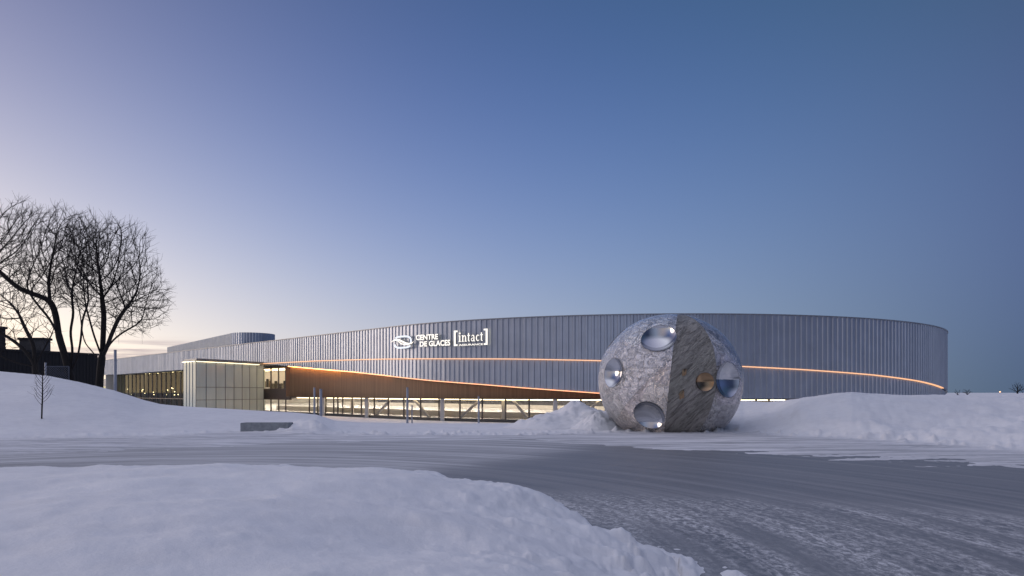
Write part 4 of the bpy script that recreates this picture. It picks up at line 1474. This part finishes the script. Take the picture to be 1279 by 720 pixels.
# diagonal lattice screen
fe = thing('lattice_fence', 'dark screen of diagonal lattice in front of the black building', 'fence')
YF = 56.5
a = px_point(57, 458, YF); b = px_point(86, 474, YF)
x0, x1, z1, z0 = a[0], b[0], a[2], b[2] - .9
lat = MB(); n = 10
for i in range(-n, n * 2):
    for sg in (1, -1):
        u0 = x0 + (x1 - x0) * i / n
        h = z1 - z0
        pA = [u0, z0]; pB = [u0 + h * sg, z1]
        # clip to panel
        def clipx(p, q, X):
            t = (X - p[0]) / (q[0] - p[0]); return [X, p[1] + (q[1] - p[1]) * t]
        if max(pA[0], pB[0]) <= x0 or min(pA[0], pB[0]) >= x1: continue
        A_, B_ = pA, pB
        for Xc, cmp_ in ((x0, lambda v: v < x0), (x1, lambda v: v > x1)):
            if cmp_(A_[0]): A_ = clipx(A_, B_, Xc)
            if cmp_(B_[0]): B_ = clipx(A_, B_, Xc)
        if abs(A_[0] - B_[0]) < .03: continue
        lat.bar((A_[0], YF + .02 * sg, A_[1]), (B_[0], YF + .02 * sg, B_[1]), .035, .035)
lat.build('lattice_panel', M['wire'], fe)
fm = MB(); 
for z in (z0, z1): fm.bar((x0, YF, z), (x1, YF, z), .07, .09)
for x in (x0, x1): fm.bar((x, YF, z0 - .5), (x, YF, z1), .08, .08)
fm.build('frame', M['wire'], fe)

# ------------------------------------------------------------------ posts, block, far lamp
posts = [(57, 454, 474, 2.4, 50, 'short pale post beside the lattice screen'),
         (144, 438, 494, 3.4, 47, 'tall pale grey pole beside the bare tree trunk'),
         (393, 485, 520, 2.4, 42.5, 'thinner and left of the close pair of grey poles before the timber wall'),
         (401, 487, 527, 3.4, 41, 'thicker and right of the close pair of grey poles before the timber wall'),
         (509.2, 485, 534, 2.8, 43.5, 'slim grey pole between the two inward leaning braces'),
         (515, 507, 532, 1.7, 44, 'short thin post just right of a slim grey pole'),
         (598.3, 496, 533, 2.4, 44, 'slim grey pole left of the snow pile, in front of a diagonal brace')]
for x, yt, yb, w, Y, lab in posts:
    p0 = px_point(x, yb, Y); p1 = px_point(x, yt, Y)
    r_ = w / F * Y / 2
    g = zground(p0[0], p0[1])
    t = thing('steel_pole', lab, 'pole', 'steel poles standing in the snow')
    t.location = (p0[0], p0[1], g)
    L = p1[2] - g
    o = MB().tube([(0, 0, -.5), (0, 0, L * .5), (0, 0, L - .02), (0, 0, L)], [r_ * 1.05, r_, r_, r_ * .8], 14).build('shaft', M['pole'], smooth=False); o.parent = t
    o = MB().tube([(0, 0, L + .001), (0, 0, L + .05)], [r_ * 1.15, r_ * .9], 14).build('cap', M['cap']); o.parent = t
# concrete block half buried
def block():
    Y = 31.4
    a = px_point(300, 528.5, Y); b = px_point(360, 528.5, Y)
    x0, x1, zt = a[0], b[0], a[2]
    bm = bmesh.new()
    bmesh.ops.create_cube(bm, size=1)
    for v in bm.verts:
        v.co = Vector((v.co.x * (x1 - x0), v.co.y * .75, v.co.z * (zt + .6)))
    bmesh.ops.bevel(bm, geom=bm.edges[:], offset=.02, segments=2, affect='EDGES')
    me = bpy.data.meshes.new('concrete_block'); bm.to_mesh(me); bm.free()
    me.materials.append(M['conc'])
    o = bpy.data.objects.new('concrete_block', me); COL.objects.link(o)
    o.location = ((x0 + x1) / 2, Y + .4, (zt - .6) / 2)
    tag(o, 'low grey concrete block half buried in ploughed snow at the road edge', 'block')
block()
lp = px_point(1250, 490.2, 320)
t = thing('street_lamp', 'tiny lit orange lamp far off on the right horizon', 'lamp')
t.location = (lp[0], lp[1], -2.75)
hgt = lp[2] + 2.75
o = MB().tube([(0, 0, 0), (0, 0, hgt)], [.12, .07], 8).build('pole', M['pole']); o.parent = t
o = MB().tube([(0, 0, hgt), (0, 0, hgt + .2), (0, 0, hgt + .45)], [.2, .34, .15], 10).build('lamp_head', emit('orange_lamp', (1, .45, .15), 3.0)); o.parent = t

# ------------------------------------------------------------------ world
w = bpy.data.worlds.new('World'); scn.world = w; w.use_nodes = True
nt = w.node_tree; nt.nodes.clear()
out = N(nt, 'ShaderNodeOutputWorld'); bg = N(nt, 'ShaderNodeBackground')
SUN_AZ = -82.0; SUN_EL = 8.0
tc = N(nt, 'ShaderNodeTexCoord')
nrm = N(nt, 'ShaderNodeVectorMath', operation='NORMALIZE'); nt.links.new(tc.outputs['Generated'], nrm.inputs[0])
sp_ = N(nt, 'ShaderNodeSeparateXYZ'); nt.links.new(nrm.outputs[0], sp_.inputs[0])
zc_ = N(nt, 'ShaderNodeClamp'); zc_.inputs['Min'].default_value = 0; zc_.inputs['Max'].default_value = .52
nt.links.new(sp_.outputs[2], zc_.inputs['Value']); z = zc_.outputs[0]
dt = N(nt, 'ShaderNodeVectorMath', operation='DOT_PRODUCT'); nt.links.new(nrm.outputs[0], dt.inputs[0]); dt.inputs[1].default_value = (-.866, .5, 0)
sc_ = N(nt, 'ShaderNodeClamp'); sc_.inputs['Min'].default_value = -.22; sc_.inputs['Max'].default_value = 1
nt.links.new(dt.outputs['Value'], sc_.inputs['Value']); s = sc_.outputs[0]
C = [[-1.937, -1.617, -1.281], [3.432, 2.759, 1.641], [-3.191, -3.003, -1.231], [1.02, 1.273, 2.937], [-10.025, -8.265, -9.111], [-9.74, -5.919, -2.703], [8.34, 6.983, 4.78], [5.417, 2.307, -0.131], [2.558, 2.441, 0.904], [6.701, 3.406, 3.046]]
s2 = math_(nt, 'MULTIPLY', s, s); z2 = math_(nt, 'MULTIPLY', z, z); sz_ = math_(nt, 'MULTIPLY', s, z)
z3 = math_(nt, 'MULTIPLY', z2, z); s2z = math_(nt, 'MULTIPLY', s2, z); s3 = math_(nt, 'MULTIPLY', s2, s); sz2 = math_(nt, 'MULTIPLY', s, z2)
ch = []
for k in range(3):
    e = math_(nt, 'MULTIPLY_ADD', s, C[1][k], C[0][k])
    e = math_(nt, 'MULTIPLY_ADD', s2, C[2][k], e)
    e = math_(nt, 'MULTIPLY_ADD', z, C[3][k], e)
    e = math_(nt, 'MULTIPLY_ADD', z2, C[4][k], e)
    e = math_(nt, 'MULTIPLY_ADD', sz_, C[5][k], e)
    for q_, t_ in ((6, z3), (7, s2z), (8, s3), (9, sz2)):
        e = math_(nt, 'MULTIPLY_ADD', t_, C[q_][k], e)
    ch.append(math_(nt, 'EXPONENT', e))
cb = N(nt, 'ShaderNodeCombineColor')
for k in range(3): nt.links.new(ch[k], cb.inputs[k])
# thin cloud bars low over the sunset
mp = N(nt, 'ShaderNodeMapping'); mp.inputs['Scale'].default_value = (3.0, 3.0, 60.0)
nt.links.new(nrm.outputs[0], mp.inputs['Vector'])
cn = noise(nt, 1.6, 5, .6, mp.outputs['Vector'], .4)
cr = ramp(nt, [(.44, 0.0), (.60, 1.0)]); nt.links.new(cn.outputs['Fac'], cr.inputs['Fac'])
zb = ramp(nt, [(.030, 0.0), (.045, 1.0), (.060, 1.0), (.072, 0.0)]); nt.links.new(sp_.outputs[2], zb.inputs['Fac'])
sb = ramp(nt, [(.70, 0.0), (.85, 1.0)]); nt.links.new(s, sb.inputs['Fac'])
cf = math_(nt, 'MULTIPLY', cr.outputs['Color'], math_(nt, 'MULTIPLY', zb.outputs['Color'], sb.outputs['Color']))
cf = math_(nt, 'MULTIPLY', cf, .85)
skyc = mixc(nt, cf, cb.outputs[0], (.52, .42, .44))
# sky above and behind the view: fill added to brighten snow, plus Nishita
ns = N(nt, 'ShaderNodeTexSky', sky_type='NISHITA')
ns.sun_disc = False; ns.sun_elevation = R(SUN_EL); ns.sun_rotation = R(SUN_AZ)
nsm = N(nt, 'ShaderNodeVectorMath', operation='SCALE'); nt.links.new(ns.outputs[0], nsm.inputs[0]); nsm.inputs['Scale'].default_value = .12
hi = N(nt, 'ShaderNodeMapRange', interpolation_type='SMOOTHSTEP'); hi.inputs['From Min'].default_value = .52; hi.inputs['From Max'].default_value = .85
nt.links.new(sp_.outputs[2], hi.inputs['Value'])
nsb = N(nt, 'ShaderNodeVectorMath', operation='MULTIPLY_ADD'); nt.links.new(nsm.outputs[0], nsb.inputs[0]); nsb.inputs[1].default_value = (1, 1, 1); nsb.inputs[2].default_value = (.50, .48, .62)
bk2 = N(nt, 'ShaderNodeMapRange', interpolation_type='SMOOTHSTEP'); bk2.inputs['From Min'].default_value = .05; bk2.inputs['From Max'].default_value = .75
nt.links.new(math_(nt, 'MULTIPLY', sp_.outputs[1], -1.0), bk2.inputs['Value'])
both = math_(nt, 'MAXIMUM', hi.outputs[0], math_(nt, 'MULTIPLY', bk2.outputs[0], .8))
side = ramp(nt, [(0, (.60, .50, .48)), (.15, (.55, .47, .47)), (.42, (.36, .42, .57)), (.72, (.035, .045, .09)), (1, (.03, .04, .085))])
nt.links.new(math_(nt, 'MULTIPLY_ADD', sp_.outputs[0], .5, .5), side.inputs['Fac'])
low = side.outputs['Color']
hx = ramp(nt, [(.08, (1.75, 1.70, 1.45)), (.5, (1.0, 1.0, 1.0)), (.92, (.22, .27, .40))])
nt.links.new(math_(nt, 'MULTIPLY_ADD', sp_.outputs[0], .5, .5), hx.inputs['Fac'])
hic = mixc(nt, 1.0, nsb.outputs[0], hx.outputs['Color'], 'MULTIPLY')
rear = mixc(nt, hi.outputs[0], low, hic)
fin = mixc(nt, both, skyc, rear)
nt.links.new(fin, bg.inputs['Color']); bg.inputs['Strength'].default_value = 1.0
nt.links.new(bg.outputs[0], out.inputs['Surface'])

sun = bpy.data.lights.new('sun', 'SUN'); sun.energy = .6; sun.angle = R(25); sun.color = (1, .80, .68)
so = bpy.data.objects.new('sun', sun); COL.objects.link(so)
dvec = Vector((math.sin(R(SUN_AZ)) * math.cos(R(SUN_EL)), math.cos(R(SUN_AZ)) * math.cos(R(SUN_EL)), math.sin(R(SUN_EL))))
so.rotation_euler = dvec.to_track_quat('Z', 'Y').to_euler()

# ------------------------------------------------------------------ camera, output
cam = bpy.data.cameras.new('camera'); co = bpy.data.objects.new('camera', cam); COL.objects.link(co)
co.location = (0, 0, CAMZ); co.rotation_euler = (R(90), 0, 0)
cam.sensor_width = 36; cam.lens = 24; cam.shift_y = (HZ - 360) / 1279
cam.clip_start = .1; cam.clip_end = 12000
scn.camera = co
scn.view_settings.view_transform = 'Standard'; scn.view_settings.look = 'None'
scn.view_settings.exposure = 0; scn.view_settings.gamma = 1; scn.view_settings.use_curve_mapping = False
scn.render.engine = 'CYCLES'
scn.cycles.use_denoising = True
scn.cycles.max_bounces = 8; scn.cycles.transparent_max_bounces = 12
scn.cycles.sample_clamp_indirect = 4
scn.cycles.caustics_reflective = False; scn.cycles.caustics_refractive = False
